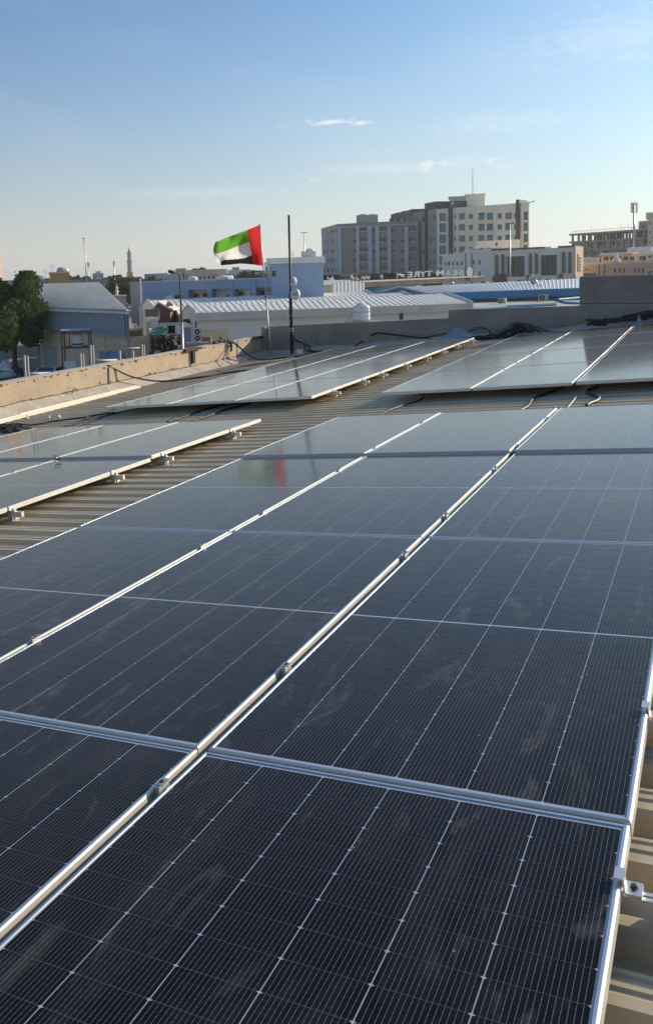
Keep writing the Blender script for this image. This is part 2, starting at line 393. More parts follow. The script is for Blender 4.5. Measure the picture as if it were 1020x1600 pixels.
mb = MB()
mb.tube([(x, YF - .021, .72 - .012 * x + .008 * noise.noise(Vector((x * 2, 0, 0)))) for x in [.92 + i * .15 for i in range(60)]], .006, 5); mb.build('render_joint', M_DARKJ, fw)
mb = MB()
for x0 in (-5.6, -3.4, -.6): mb.tube([(x0 + .05 * noise.noise(Vector((z * 5, x0, 0))), YF - .001 + (.002 if x0 > -2.1 else 0), z) for z in [-.5 + i * .07 for i in range(9 if x0 < -2.1 else 15)]], .003, 4)
mb.build('wall_crack', M_DARKJ, fw)
# jogged corner return to the ochre wall
mb = MB(); mb.b2(-7.199, -7.082, 19.35, 19.7, -1.2, .16); mb.build('corner_pier', M_CONC, fw)
mb = MB()
for i in range(60):     # cement bed at the wall foot
    xa, xb = -7.1 + 12.1 * i / 60, -7.1 + 12.1 * (i + 1) / 60
    def yo_(x): return 19.23 + .06 * noise.noise(Vector((x * 1.5, 0, 5)))
    def zt(x): return RF(x, 19.4, CR).z + .10 + .05 * noise.noise(Vector((x * 1.2, 0, 9)))
    mb.face([(xa, yo_(xa), RF(xa, 19.2, CR).z - .03), (xb, yo_(xb), RF(xb, 19.2, CR).z - .03), (xb, YF - .022, zt(xb)), (xa, YF - .022, zt(xa))])
mb.build('cement_bed', M_CONC2, fw)

# ================================================================== SOLAR ARRAYS
PW, PL = 1.134, 2.278
CP, RP = .184, .0925
def frame_mesh():
    mb = MB()
    # ring profile (inwards distance, z)
    pr = [(0, -.035), (0, -.0045), (.0035, -.0006), (.005, 0), (.0112, 0), (.012, -.0008), (.012, -.006)]
    cor = lambda t: [(t, t), (PW - t, t), (PW - t, PL - t), (t, PL - t)]
    for i in range(len(pr) - 1):
        (ta, za), (tb, zb) = pr[i], pr[i + 1]; A, B = cor(ta), cor(tb); mb.cm = 1 if i >= 3 else 0
        for k in range(4):
            k2 = (k + 1) % 4
            mb.face([(*A[k], za), (*A[k2], za), (*B[k2], zb), (*B[k], zb)])
    mb.cm = 0; A, B = cor(0), cor(.030)          # bottom flange
    for k in range(4):
        k2 = (k + 1) % 4; mb.face([(*A[k2], -.035), (*A[k], -.035), (*B[k], -.035), (*B[k2], -.035)])
    return mb.mesh('panel_frame', [M_ALUW, M_LIP])
def cellquad(cx, cy, z):
    w_, h_ = .1811 / 2, .09075 / 2; c1, c2 = .0055, .0028
    return [(cx + a, cy + b, z) for a, b in ((-w_ + c1, -h_), (w_ - c1, -h_), (w_, -h_ + c2), (w_, h_ - c2), (w_ - c1, h_), (-w_ + c1, h_), (-w_, h_ - c2), (-w_, -h_ + c2))]
def celluv(cx, cy): return [(p[0] - cx + .091, p[1] - cy + .0458) for p in cellquad(cx, cy, 0)]
ZC = -.0022
CELLPOS = []
for j in range(24):
    for i in range(6):
        cx = PW / 2 + (i - 2.5) * CP
        cy = PL / 2 + (1 if j >= 12 else -1) * (.006 + RP * ((j - 12 if j >= 12 else 11 - j) + .5))
        CELLPOS.append((cx, cy))
FRAME = frame_mesh()
sb = MB(); sb.face([(.011, .011, ZC - .0006), (PW - .011, .011, ZC - .0006), (PW - .011, PL - .011, ZC - .0006), (.011, PL - .011, ZC - .0006)]); sb.face([(.011, PL - .011, ZC - .0066), (PW - .011, PL - .011, ZC - .0066), (PW - .011, .011, ZC - .0066), (.011, .011, ZC - .0066)])
SHEET = sb.mesh('backsheet', M_SHEET)
cb = MB(); cb.uv = []; cb.face(cellquad(0, 0, 0)); cb.uv += celluv(0, 0); CELL = cb.mesh('solar_cell', M_CELL)
cb = MB(); cb.uv = []
for (cx, cy) in CELLPOS: cb.face(cellquad(cx, cy, ZC)); cb.uv += celluv(cx, cy)
CELLS = cb.mesh('solar_cells', M_CELL)
def panel(x0, y0, z0, z1, label, group, single, tx=0.0):
    """x0,y0 lower left corner in the roof frame; z0,z1 heights at its near and far end"""
    p = RF(x0, y0, z0); q = RF(x0, y0 + PL, z1)
    rt = thing('solar_panel', p, label, 'solar panel', group, (math.asin((q.z - p.z) / PL), SL + tx, 0))
    inst('frame', FRAME, rt); inst('backsheet', SHEET, rt)
    if single:
        for (cx, cy) in CELLPOS: inst('solar_cell', CELL, rt, (cx, cy, ZC))
    else: tag(inst('solar_cells', CELLS, rt), kind='stuff')
    return rt
colsN = ['left', 'middle', 'right']
rowN = {-1: 'nearest', 0: 'second', 1: 'third', 2: 'farthest'}
zrow = {-1: (.020, -.012), 0: (-.010, -.013), 1: (-.012, -.010), 2: (.010, -.002)}
xcol = [-.012, 1.139, 2.303]
for rr in (-1, 0, 1, 2):
    for cc in range(3):
        y0 = .023 + 2.288 * rr + .005
        panel(xcol[cc] + random.uniform(-.002, .002), y0 + random.uniform(-.001, .001), zrow[rr][0], zrow[rr][1] , 'black solar panel, %s row, %s column of the large front array' % (rowN[rr], colsN[cc]), 'panels of the large front array', rr < 1)
# D: left array
for rr, nm in ((0, 'nearest'), (1, 'middle'), (2, 'farthest')):
    for cc in range(3):
        zz = (.004, -.004) if rr < 2 else (.016, .004)
        panel(-4.55 + 1.151 * cc + .115, .05 + 2.30 * rr, zz[0], zz[1], 'solar panel, %s row, %s column of the array at the left edge' % (nm, ['left', 'middle', 'right'][cc]), 'panels of the left array', False)
RN4 = ['nearest', 'second', 'third', 'farthest']
for rr in range(4):
    za, zb = (.049, .045, .037, .037, .031)[rr:rr + 2]
    for cc in range(3):
        panel(-4.50 + 1.152 * cc, 8.575 + 2.29 * rr, za, zb, 'solar panel, %s row, %s column of the far left array beneath the flag' % (RN4[rr], ['left', 'middle', 'right'][cc]), 'panels of the far left array', False)
    for cc in range(4):
        panel(-.09 + 1.153 * cc + (.02 if cc >= 2 else 0), 8.53 + 2.29 * rr, za + (0 if cc < 2 else .006), zb, 'solar panel, %s row, %s column of the far right array' % (RN4[rr], ['first', 'second', 'third', 'fourth'][cc]), 'panels of the far right array', False)

# mounting rails with clamps and feet
def clampm(mb, x, y, w_=.05):
    pass
CLM = MB(); CLM.b2(-.015, .015, -.016, .016, .001, .0035); CLM.b2(-.006, .006, -.025, .025, -.03, .001); CLAMP = CLM.mesh('clamp', M_CLAMP)
BLM = MB(); BLM.lathe((0, 0, .0035), [(.006, 0), (.006, .003), (.004, .003), (.004, .002)], 8); BOLT = BLM.mesh('bolt', M_BOLT)
ECM = MB(); ECM.b2(-.013, .003, -.020, .020, .001, .004); ECM.b2(.003, .006, -.020, .020, -.026, .004); ECM.b2(.006, .038, -.022, .022, -.028, -.024); ECM.b2(.035, .038, -.022, .022, -.036, -.028); ECLAMP = ECM.mesh('end_clamp', M_ALU)
EB = MB(); EB.lathe((.022, 0, -.024), [(.008, 0), (.008, .004), (.0055, .004), (.0055, .009)], 6); EBOLT = EB.mesh('bolt', M_BOLT)
FTM = MB(); FTM.b2(-.02, .02, -.045, .045, -.108, -.102); FTM.b2(-.003, .003, -.045, .045, -.102, -.055); FOOT = FTM.mesh('foot', M_ALU)
BRK = MB(); BRK.b2(-.0, .04, -.035, .035, -.100, -.045); BRK.b2(.04, .045, -.012, .012, -.108, -.02); BLOCK = BRK.mesh('end_bracket', M_GALV)
def rail(y, xa, xb, zt, seams, right, label, group, left=None, block=False):
    rt = thing('mounting_rail', RF((xa + xb) / 2, y, 0), label, 'rail', group, (0, SL, 0))
    mb = MB(); h = (xb - xa) / 2
    mb.b2(-h, h, -.014, -.003, -.076, -.0365); mb.b2(-h, h, .003, .014, -.076, -.0365); mb.b2(-h, h, -.003, .003, -.076, -.045)
    me = mb.mesh('rail_bar', M_ALU); inst('rail_bar', me, rt, (0, 0, zt))
    cxm = (xa + xb) / 2
    for s_ in seams:
        c = inst('clamp', CLAMP, rt, (s_ - cxm, 0, zt)); inst('bolt', BOLT, c)
    if right is not None:
        c = inst('end_clamp', ECLAMP, rt, (right - cxm, 0, zt)); inst('bolt', EBOLT, c)
        if block: inst('end_bracket', BLOCK, rt, (right - cxm + .005, 0, zt))
    if left is not None:
        c = inst('end_clamp', ECLAMP, rt, (left - cxm, 0, zt), (0, 0, math.pi)); inst('bolt', EBOLT, c)
    x = xa + .3
    while x < xb - .1:
        inst('foot', FOOT, rt, (x - cxm, .03, 0)); x += 1.1
    return rt
nmY = ['nearest', 'second', 'third', 'fourth', 'fifth', 'sixth', 'seventh', 'eighth']
for k, y in enumerate((-1.62, -.19, .612, 1.985, 2.745, 4.03, 4.83, 6.195)):
    zt = 0 if y < 4.6 else .006
    rail(y, -.09, 3.95, zt, (1.1305, 2.2885), 3.437, '%s aluminium mounting rail under the large front array' % nmY[k], 'mounting rails under the front array', left=None)
    if y > .3: rail(y, -4.6, -.88, zt, (-3.30, -2.149), -.998, '%s aluminium mounting rail under the array at the left edge' % nmY[k], 'mounting rails under the left array', block=True)
for k, y in enumerate((9.32, 10.5, 11.35, 12.62, 13.85, 15.0, 16.1, 17.35)):
    rail(y, -4.55, -.95, .042, (-3.357, -2.205), -1.06, '%s aluminium mounting rail under the far left array' % nmY[k], 'mounting rails under the far left array', block=True)
    rail(y, -.15, 4.6, .042, (1.053, 2.215, 3.372), None, '%s aluminium mounting rail under the far right array' % nmY[k], 'mounting rails under the far right array')

# ================================================================== CABLES
def smooth(pts, n=8):
    pts = [Vector(p) for p in pts]; P = [pts[0]] + pts + [pts[-1]]; o = []
    for i in range(1, len(P) - 2):
        for k in range(n):
            t = k / n; a, b, c, dd = P[i - 1], P[i], P[i + 1], P[i + 2]
            o.append(.5 * ((2 * b) + (-a + c) * t + (2 * a - 5 * b + 4 * c - dd) * t * t + (-a + 3 * b - 3 * c + dd) * t ** 3))
    o.append(pts[-1]); return o
def cable(pts, rad, label, matl=None, group=None, cat='cable', name='cable'):
    mb = MB(); mb.tube(smooth(pts), rad, 6); return tag(mb.build(name, matl or M_RUB, None, True, loc=pts[0]), label, cat, group)
def onroof(u, v, h=.016):
    # intersect the ray with the crest plane (roof frame), iterating over the bump
    q = ray(u, v); b_ = 0
    for _ in range(6):
        o_ = Vector((cs * CAM.x - sn * CAM.z, CAM.y, sn * CAM.x + cs * CAM.z)); dq = Vector((cs * q.x - sn * q.z, q.y, sn * q.x + cs * q.z))
        t = (CR + h + b_ - o_.z) / dq.z; y = o_.y + dq.y * t; b_ = bmp(y)
    return CAM + q * t
G = 'black cables crossing the roof between the arrays'
def rc(px, rad, label, **k): return cable([onroof(u, v) for u, v in px], rad, label, group=G, **k)
rc([(590, 652), (610, 640), (640, 630), (655, 626), (661, 619), (657, 614)], .011, 'thin black cable curving out from under the far right array, leftmost')
rc([(812, 641), (824, 634), (833, 622), (850, 616), (868, 610), (880, 604)], .016, 'thick black cable snaking between front and far right arrays, left of the twisted pair')
rc([(884, 640), (890, 632), (898, 622), (904, 612), (909, 604)], .009, 'thin pale dusty cable between front and far right arrays', matl=M_WHITEP)
rc([(916, 634), (921, 630), (933, 625), (934, 620), (920, 615), (917, 610), (932, 604)], .02, 'thick black cable bent like an S beside the pale dusty cable')
rc([(100, 668), (122, 660), (140, 650), (165, 642), (200, 634), (235, 628)], .014, 'black cable running from the left array towards the far left array')
rc([(112, 668), (135, 661), (158, 652), (185, 645), (225, 637), (262, 630)], .012, 'second black cable beside it from the left array to the far left array')
rc([(262, 659), (285, 652), (310, 643), (340, 634), (352, 631)], .014, 'black cable between the left arrays, the left one of two side by side')
rc([(300, 659), (325, 650), (350, 641), (372, 635), (392, 629)], .014, 'black cable between the left arrays, the right one of two side by side')
rc([(0, 668), (22, 662), (50, 664), (85, 658), (130, 652), (180, 644)], .012, 'black cable lying loosely on the roof ribs near the ochre parapet')
rc([(0, 672), (35, 668), (70, 672), (110, 666)], .012, 'short black cable beside the top corner of the left array')
for k, (p, q, lb) in enumerate((((-25, 664), (180, 612.5), 'lower'), ((36, 647), (217, 603), 'upper'))):
    mb = MB()
    a = onroof(*p, .035); b = onroof(*q, .035); n3 = Vector((1, 0, 0))
    for (xa, xb, za, zb) in ((-.045, .045, -.003, 0), (-.045, -.04, 0, .014), (.04, .045, -.035, .014)):
        mb.hexa([a + n3 * xa + Vector((0, 0, za)), a + n3 * xb + Vector((0, 0, za)), b + n3 * xb + Vector((0, 0, za)), b + n3 * xa + Vector((0, 0, za)), a + n3 * xa + Vector((0, 0, zb)), a + n3 * xb + Vector((0, 0, zb)), b + n3 * xb + Vector((0, 0, zb)), b + n3 * xa + Vector((0, 0, zb))])
    tag(mb.build('metal_trim', M_FLASH), lb + ' cream metal trim strip lying along the foot of the ochre parapet', 'trim', 'cream metal trim strips by the ochre parapet')
# thick black cable hanging over the ochre parapet
def onX(u, v, X):
    q = ray(u, v); return CAM + q * ((X - CAM.x) / q.x)
def onY(u, v, Y):
    q = ray(u, v); return CAM + q * ((Y - CAM.y) / q.y)
hd = lambda p: math.hypot(p.x - CAM.x, p.y - CAM.y)
def span(A, B, px): return [at(u, v, hd(A) + (hd(B) - hd(A)) * (i + 1) / (len(px) + 1)) for i, (u, v) in enumerate(px)]
A_, B_ = onX(168, 570, XW), onroof(258, 595.5, .02)
pts = [onX(158, 572, XW - .1), A_] + span(A_, B_, [(178, 575.5), (203, 587.5), (229, 593.5)]) + [B_, onroof(310, 590, .02), onroof(350, 583, .02), onroof(385, 578, .02), onroof(430, 568, .02)]
cable(pts, .018, 'thick black cable draped over the ochre parapet and across the roof')
A_, B_ = onX(364, 535, XW + .03), onroof(408, 562, .02)
pts = [onX(352, 534, XW + .02), A_] + span(A_, B_, [(377, 545), (391, 556)]) + [B_, onroof(440, 559, .02), onroof(480, 556, .02)]
cable(pts, .02, 'thick black cable sagging from the parapet corner to the roof')
cable([onroof(340, 580), onroof(380, 572), onroof(420, 566), onroof(470, 556), onroof(520, 550)], .014, 'black cable on the ribs behind the far left array')
# black hose on the far wall
pts = [onroof(548, 545, .1)] + [onY(u, v, YF - .05) for u, v in ((565, 534), (586, 521), (600, 521), (625, 524), (660, 528), (700, 531))]
cable(pts, .022, 'black hose fixed slanting on the grey far parapet', cat='hose', name='hose')
pts = [onY(u, v, YF - .06) for u, v in ((560, 527), (575, 522), (595, 520), (640, 524), (690, 527))]
mb = MB(); mb.tube(smooth([onY(u, v, YF - .02) for u, v in ((643, 535), (660, 528), (690, 522), (715, 516))]), .012, 6)
tag(mb.build('cable', M_RUB, None, True), 'black cable rising to the plastic film heap by the far wall', 'cable')

# piles by the far wall -------------------------------------------------
def crumple(name, px0, px1, pyb, pyt, Y, matl, label, cat, seed=0, depth=.35, n=22, peak=.4):
    A_ = onY(px0, pyb, Y); B_ = onY(px1, pyb, Y); H = onY((px0 + px1) / 2, pyt, Y).z - A_.z
    mb = MB(); idx = {}
    for i in range(n + 1):
        for j in range(n + 1):
            s_, t = i / n, j / n; x = A_.x + (B_.x - A_.x) * s_
            e = max(0, 1 - abs(s_ - peak) / (peak if s_ < peak else 1 - peak)) ** .8 * math.sin(math.pi * t) ** .7
            h = H * e * (1 + .5 * noise.noise(Vector((s_ * 7, t * 7, seed)))) + .03 * noise.noise(Vector((s_ * 22, t * 22, seed)))
            base = A_.z + (B_.z - A_.z) * s_
            idx[i, j] = len(mb.v); mb.v.append((x + .03 * noise.noise(Vector((s_ * 9, t * 9, seed + 5))), Y - depth + 2 * depth * t * .8, base - .02 + max(h, -.01)))
    for i in range(n):
        for j in range(n): mb.f.append((idx[i, j], idx[i + 1, j], idx[i + 1, j + 1], idx[i, j + 1])); mb.m.append(0)
    return tag(mb.build(name, matl, None, False), label, cat)
crumple('plastic_film', 690, 752, 531, 511, 18.90, M_POLYB, 'crumpled heap of pale blue plastic film at the foot of the grey wall', 'plastic film', 3)
mb = MB()
for k in range(2): mb.tube(smooth([onY(728 + k * 3, 528, 19.20), onY(734, 516 + k * 2, 19.25), onY(748, 511 + k * 3, 19.25), onY(762, 515, 19.25), onY(768 - k * 3, 524, 19.20)]), .01, 6)
tag(mb.build('hose_loop', M_RUB, None, True), 'thin black hose arched in a loop over the plastic film heap', 'hose')
mb = MB(); random.seed(11)
for k in range(34):      # tangled black cable heap
    x0 = random.uniform(735, 800); x1 = random.uniform(800, 880); top = random.uniform(503, 516); Yk = 18.80 + random.uniform(-.15, .3)
    pk = random.gauss(812, 5)
    mb.tube(smooth([onY(x0, random.uniform(526, 532), Yk), onY((x0 + pk) / 2, random.uniform(518, 526), Yk), onY(pk, top, Yk), onY(pk + (x1 - pk) * .35, top + random.uniform(4, 9), Yk), onY(x1, random.uniform(517, 521), Yk)], 5), .009, 5)
tag(mb.build('cable_heap', M_RUB, None, True), 'tangled heap of black cables piled against the grey wall', 'cables')
mb = MB()
for k in range(26):
    x0 = random.uniform(700, 745); Yk = 18.65 + random.uniform(-.2, .2)
    mb.tube(smooth([onY(x0, random.uniform(529, 534), Yk), onY(x0 + 25, random.uniform(525, 532), Yk), onY(x0 + 60, random.uniform(523, 530), Yk), onY(x0 + 90, random.uniform(522, 528), Yk)], 4), .014, 5)
tag(mb.build('cable_bundle', M_RUB, None, True), 'low bundle of black cables lying on the roof beside the plastic film', 'cables')
random.seed(5)
mb = MB()      # dark broken boards at right
for k in range(44):
    u = random.uniform(952, 1045); c = onY(u, 501 - (u - 952) * .17 + random.uniform(-2.5, 4), 19.00 + random.uniform(-.2, .2))
    T = Matrix.Translation(c) @ Matrix.Rotation(-.14 + random.uniform(-.12, .12), 4, 'Y') @ Matrix.Rotation(random.uniform(-.2, .2), 4, 'Z'); mb.box((0, 0, 0), (random.uniform(.25, .8), random.uniform(.05, .2), random.uniform(.02, .06)), 0, T)
tag(mb.build('board_heap', M_DARKJ), 'heap of dark scrap boards against the tall grey wall at the right', 'scrap')
mb = MB()
for k in range(9):
    c = onY(random.uniform(925, 948), random.uniform(500, 508), 18.90); T = Matrix.Translation(c) @ Matrix.Rotation(random.uniform(-.3, .3), 4, 'Y'); mb.box((0, 0, 0), (random.uniform(.15, .35), .15, .05), .2, T)
tag(mb.build('board_heap', M_DARKJ), 'small pile of dark scraps left of the larger heap of boards', 'scrap')
crumple('plastic_film', 945, 1060, 514, 503, 18.80, M_POLYB, 'flat blue plastic sheet in front of the dark scrap boards', 'plastic sheet', 9, .3, 22, .6)
crumple('plastic_bag', 989, 1006, 512, 494, 18.40, M_POLYB, 'small clear plastic bag standing at the end of the far right array', 'plastic bag', 19, .12, 12, .5)
crumple('cement_rubble', 395, 425, 558, 548, 18.60, M_CONC, 'grey cement rubble at the foot of the flag pole in the corner', 'rubble', 2, .5, 20, .7)
mb = MB()
for k in range(14):
    c = onroof(random.uniform(600, 800), random.uniform(0, 1) * 2 + 532, .01)
mb = MB()
for k, (u, v) in enumerate(((672, 539), (683, 534), (700, 537), (716, 533), (725, 531), (665, 544))):
    c = onroof(u + 12, v + 2, .02); mb.box(c, (.35, .12, .03), random.uniform(-.5, .5))
tag(mb.build('scrap_strips', M_FLASH), 'loose pale metal strips lying between the two far arrays', 'scrap')

# ================================================================== POLES AT THE CORNER
# flag pole
PB = onY(424, 556, 18.75); PT = onY(405.3, 350, 18.75)
fp = thing('flag_pole', PB, 'thin leaning galvanised flag pole at the roof corner', 'flag pole')
mb = MB(); mb.tube([PB - Vector((0, 0, .1)), PB + (PT - PB) * .45], .017, 10); mb.build('lower_tube', M_GALV, fp, True)
mb = MB(); mb.tube([PB + (PT - PB) * .45, PT], .015, 10); mb.build('upper_tube', M_GALV, fp, True)
mb = MB(); c = PB + (PT - PB) * .2
mb.b2(c.x - .035, c.x + .035, c.y - .035, c.y + .035, c.z - .015, c.z + .015); c = PB + (PT - PB) * .45; mb.b2(c.x - .025, c.x + .025, c.y - .025, c.y + .025, c.z - .03, c.z + .03); mb.build('pipe_clamp', M_BOLT, fp)
# flag
flag = thing('flag', PT + (PB - PT) * .02, 'waving flag with green, white and black bands and a red hoist band', 'flag')
NU, NV = 110, 70
def lerp(a, b, t): return a + (b - a) * t
def pl(tab, x):
    for (xa, ya), (xb, yb) in zip(tab, tab[1:]):
        if x <= xb: return lerp(ya, yb, (x - xa) / (xb - xa))
    return tab[-1][1]
topU = [(0, 405.6), (.25, 386), (.5, 366), (.75, 349), (1, 337.2)]; topV = [(0, 351.5), (.25, 359.2), (.5, 367.5), (.75, 373), (1, 377.4)]
botU = [(0, 411.2), (.25, 396), (.5, 374), (.75, 352), (.88, 346), (1, 339)]; botV = [(0, 415.4), (.25, 413.5), (.5, 411.8), (.75, 413.6), (.88, 415), (1, 410)]
grid = {}
q0 = (PT - CAM); D0 = math.hypot(q0.x, q0.y)
for i in range(NU + 1):
    for j in range(NV + 1):
        s_, t = i / NU, j / NV
        u = lerp(pl(topU, s_), pl(botU, s_), t); v = lerp(pl(topV, s_), pl(botV, s_), t)
        u -= 4.5 * math.sin(math.pi * min(1, t * 1.15)) * max(0, s_ - .55) * 2.2
        v += .8 * math.sin(9 * s_ + 2 * t) * s_
        dep = (.16 * math.sin(7.5 * s_ + 2.4 * t + .4) + .05 * math.sin(17 * s_ - 5 * t) + .10 * math.sin(4 * t + 3 * s_)) * min(1, s_ * 3) + .5 * s_
        if t > .8: dep += (t - .8) * .8 * math.sin(6 * s_ + 1)
        grid[i, j] = at(u, v, D0 + dep)
def fmat(name, c): return mat(name, c, .75, 0, .06, 6, .25, 60, trans=.5)
FM = {'red': fmat('red_cloth', (.62, .03, .025)), 'green': fmat('green_cloth', (.16, .42, .035)), 'white': fmat('white_cloth', (.82, .78, .73)), 'black': fmat('black_cloth', (.02, .02, .022))}
def band(i, j):
    s_, t = (i + .5) / NU, (j + .5) / NV
    if s_ < .25: return 'red'
    a_ = pl([(.25, .34), (1, .56)], s_); b_ = pl([(.25, .73), (.4, .82), (.5, .84), (.75, .80), (.88, .86), (.92, 1.1), (1, 1.2)], s_)
    return 'green' if t < a_ else 'white' if t < b_ else 'black'
for cn in FM:
    mb = MB(); vi = {}
    for i in range(NU):
        for j in range(NV):
            if band(i, j) != cn: continue
            fc = []
            for (a, b) in ((i, j), (i, j + 1), (i + 1, j + 1), (i + 1, j)):
                if (a, b) not in vi: vi[a, b] = len(mb.v); mb.v.append(tuple(grid[a, b]))
                fc.append(vi[a, b])
            mb.f.append(tuple(fc)); mb.m.append(0)
    mb.build(cn + '_band', FM[cn], flag, True)
mb = MB(); mb.tube([grid[0, j] for j in range(NV + 1)], .018, 6); mb.build('hoist_sleeve', FM['black'], flag, True)

# black pole with two radio dishes
B0 = onY(456, 550, 19.00); B1 = onY(451.2, 336, 19.00)
bp_ = thing('antenna_pole', B0, 'tall black pole wrapped with cables standing by the grey far wall', 'pole')
mb = MB(); mb.tube([B0 - Vector((0, 0, .15)), B1], .029, 12); mb.build('pole_tube', M_BLACKM, bp_, True)
for k in range(5):
    mb = MB(); ps = []
    for i in range(26):
        t = i / 25 * .43; c = B0 + (B1 - B0) * t; a = i * .55 + k * 1.3
        rr = .04 + .02 * abs(noise.noise(Vector((i * .35, k * 3, 0)))) * (2.2 if t < .2 else 1) * 1.6
        ps.append(c + Vector((math.cos(a), math.sin(a), 0)) * rr)
    mb.tube(ps, .008, 5); mb.build('wrapped_cable', M_RUB, bp_, True)
mb = MB(); c = B0 + (B1 - B0) * .17
mb.lathe(c, [(.045, 0), (.06, .0), (.06, .02), (.045, .02)], 10); c = c + Vector((0, 0, -.06)); mb.lathe(c, [(.045, 0), (.06, .0), (.06, .02), (.045, .02)], 10); mb.build('strap', M_GALV, bp_)
for k, (u, v, rr, ax, lb) in enumerate(((457.5, 440, .125, (-.75, -.66, .1), 'upper white radio dish clamped to the black pole'), (461, 460, .145, (-.35, -.93, .1), 'lower and larger white radio dish clamped to the black pole'))):
    c = onY(u, v, 19.00 - .12); ax = Vector(ax).normalized()
    dsh = thing('radio_dish', c, lb, 'radio dish', 'radio dishes on the black pole')
    mb = MB(); mb.lathe(c, [(rr * .55, -.09), (rr * .95, -.05), (rr, 0), (rr, .03), (rr * .93, .032), (rr * .86, .0), (rr * .5, -.035), (.03, -.045)], 24, ax); mb.build('reflector', M_WHITE, dsh, True)
    mb = MB(); mb.lathe(c, [(.022, -.05), (.022, .03), (.035, .035), (.035, .05)], 10, ax); mb.build('feed', M_WHITEP, dsh, True)
    mb = MB(); e = B0 + (B1 - B0) * ((c.z - B0.z) / (B1.z - B0.z)); cc_ = c - ax * .1; mb.tube([cc_, e], .018, 6); mb.box(c - ax * .1, (.1, .05, .12), .6); mb.build('mount', M_WHITEP, dsh)
bx_ = thing('junction_box', onY(468, 553, 18.70), 'small grey metal junction box on the roof at the foot of the black pole', 'junction box')
c = onY(470, 549, 18.70); mb = MB(); mb.box(c, (.20, .14, .13), .1); mb.build('case', M_GALV, bx_)
mb = MB(); mb.box(c + Vector((0, -.075, 0)), (.17, .01, .10), .1); mb.build('cover', M_WHITE, bx_)
for k in range(4):
    pts = [onY(455 + k, 520 + 4 * k, 18.90), onY(462 + 3 * k, 530 + k * 2, 18.80), onY(474 + 3 * k, 537 + k, 18.75), onY(478 + 4 * k, 548, 18.70), onroof(500 + 12 * k, 552 - k, .02)]
    cable(pts, .014, 'black cable looping from the black pole to the roof, %s of four' % ['innermost', 'second', 'third', 'outermost'][k], group='black cables at the foot of the pole')
# rain pipe stubs and brackets on the ochre parapet
for k, (u, vt, vb, ww, lb) in enumerate(((302.5, 547, 568, .13, 'left'), (413, 527, 552, .12, 'right'))):
    t_ = onX(u, vt, XW + .05); b_ = onX(u, vb, XW + .05)
    br = thing('steel_bracket', b_, 'rusty dark T shaped steel bracket on the ochre parapet, the %s one' % lb, 'bracket', 'steel brackets on the parapet')
    mb = MB(); mb.box(((t_.x + b_.x) / 2 - .01, t_.y, (t_.z + b_.z) / 2), (.05, .11, t_.z - b_.z)); mb.build('upright', M_DARKJ, br)
    mb = MB(); mb.box((t_.x - .05, t_.y - (.0 if k == 0 else .25), t_.z + .02), (.16, .75, .05)); mb.build('top_bar', mat('rusty_bar', (.06, .03, .025), .8) if k == 0 else M_DARKJ, br)
mb = MB()
for k, (u, v) in enumerate(((337, 535), (345, 533), (352, 533), (360, 534))): c = onX(u, v, XW - .02); mb.box(c, (.10, .22, .05), .1)
mb.tube([onX(360, 535, XW + .04), onX(362, 542, XW + .05), onX(361, 549, XW + .05)], .03, 6)
tag(mb.build('scrap_clips', M_DARKJ), 'black scrap clips and rags resting on top of the ochre parapet near the corner', 'scrap')
mb = MB(); a = onX(359, 540, XW + .02); b = onroof(347, 572, .01); mb.tube([a, b], .012, 6); tag(mb.build('thin_rod', M_GALV), 'thin grey rod leaning on the ochre parapet below the black clips', 'rod')
mb = MB(); a = onX(170.5, 573, XW + .015); b = onX(171.5, 609, XW + .015)
mb.tube([a, b], .014, 6); tag(mb.build('drop_pipe', M_GALV), 'thin grey vertical pipe on the inner face of the ochre parapet', 'pipe')
mb = MB(); a = onX(116, 606, XW + .12); mb.tube([onroof(110, 624, .03), a], .008, 5); mb.tube([a, onroof(133, 617, .03)], .008, 5); tag(mb.build('bent_wire', M_DARKJ), 'thin bent wire like an inverted V on the cement at the ochre parapet', 'wire')
for k, (u, v) in enumerate(((43, 654), (78, 655), (93, 653))):
    c = onroof(u, v, 0); mb = MB(); mb.box(c + Vector((0, 0, .01)), (.07, .035, .02)); mb.box(c + Vector((0, 0, .035)), (.012, .035, .05))
    tag(mb.build('foot_bracket', M_GALV), 'small loose white bracket on the roof by the left array, %s one' % ['left', 'middle', 'right'][k], 'bracket', 'loose brackets on the roof')
mb = MB()
for k in range(30):
    c = onroof(random.uniform(0, 30), random.uniform(663, 675), .01 + random.uniform(0, .03)); T = Matrix.Translation(c) @ Matrix.Rotation(random.uniform(0, 3), 4, 'Z') @ Matrix.Rotation(random.uniform(-.4, .4), 4, 'X'); mb.box((0, 0, 0), (.18, .05, .02), 0, T)
tag(mb.build('scrap_pile', M_DARKJ), 'pile of dark scraps on the roof at the left edge of the picture', 'scrap')
c = onroof(88, 718, .115); mb = MB()
mb.tube([c, c + Vector((-.03, 0, .035)), c + Vector((.02, .02, .03))], .006, 6); mb.tube([c, c + Vector((.06, .01, .01))], .007, 6); tag(mb.build('cable_clip', M_BOLT), 'small dark twisted clip standing on the seam of the left array', 'clip')

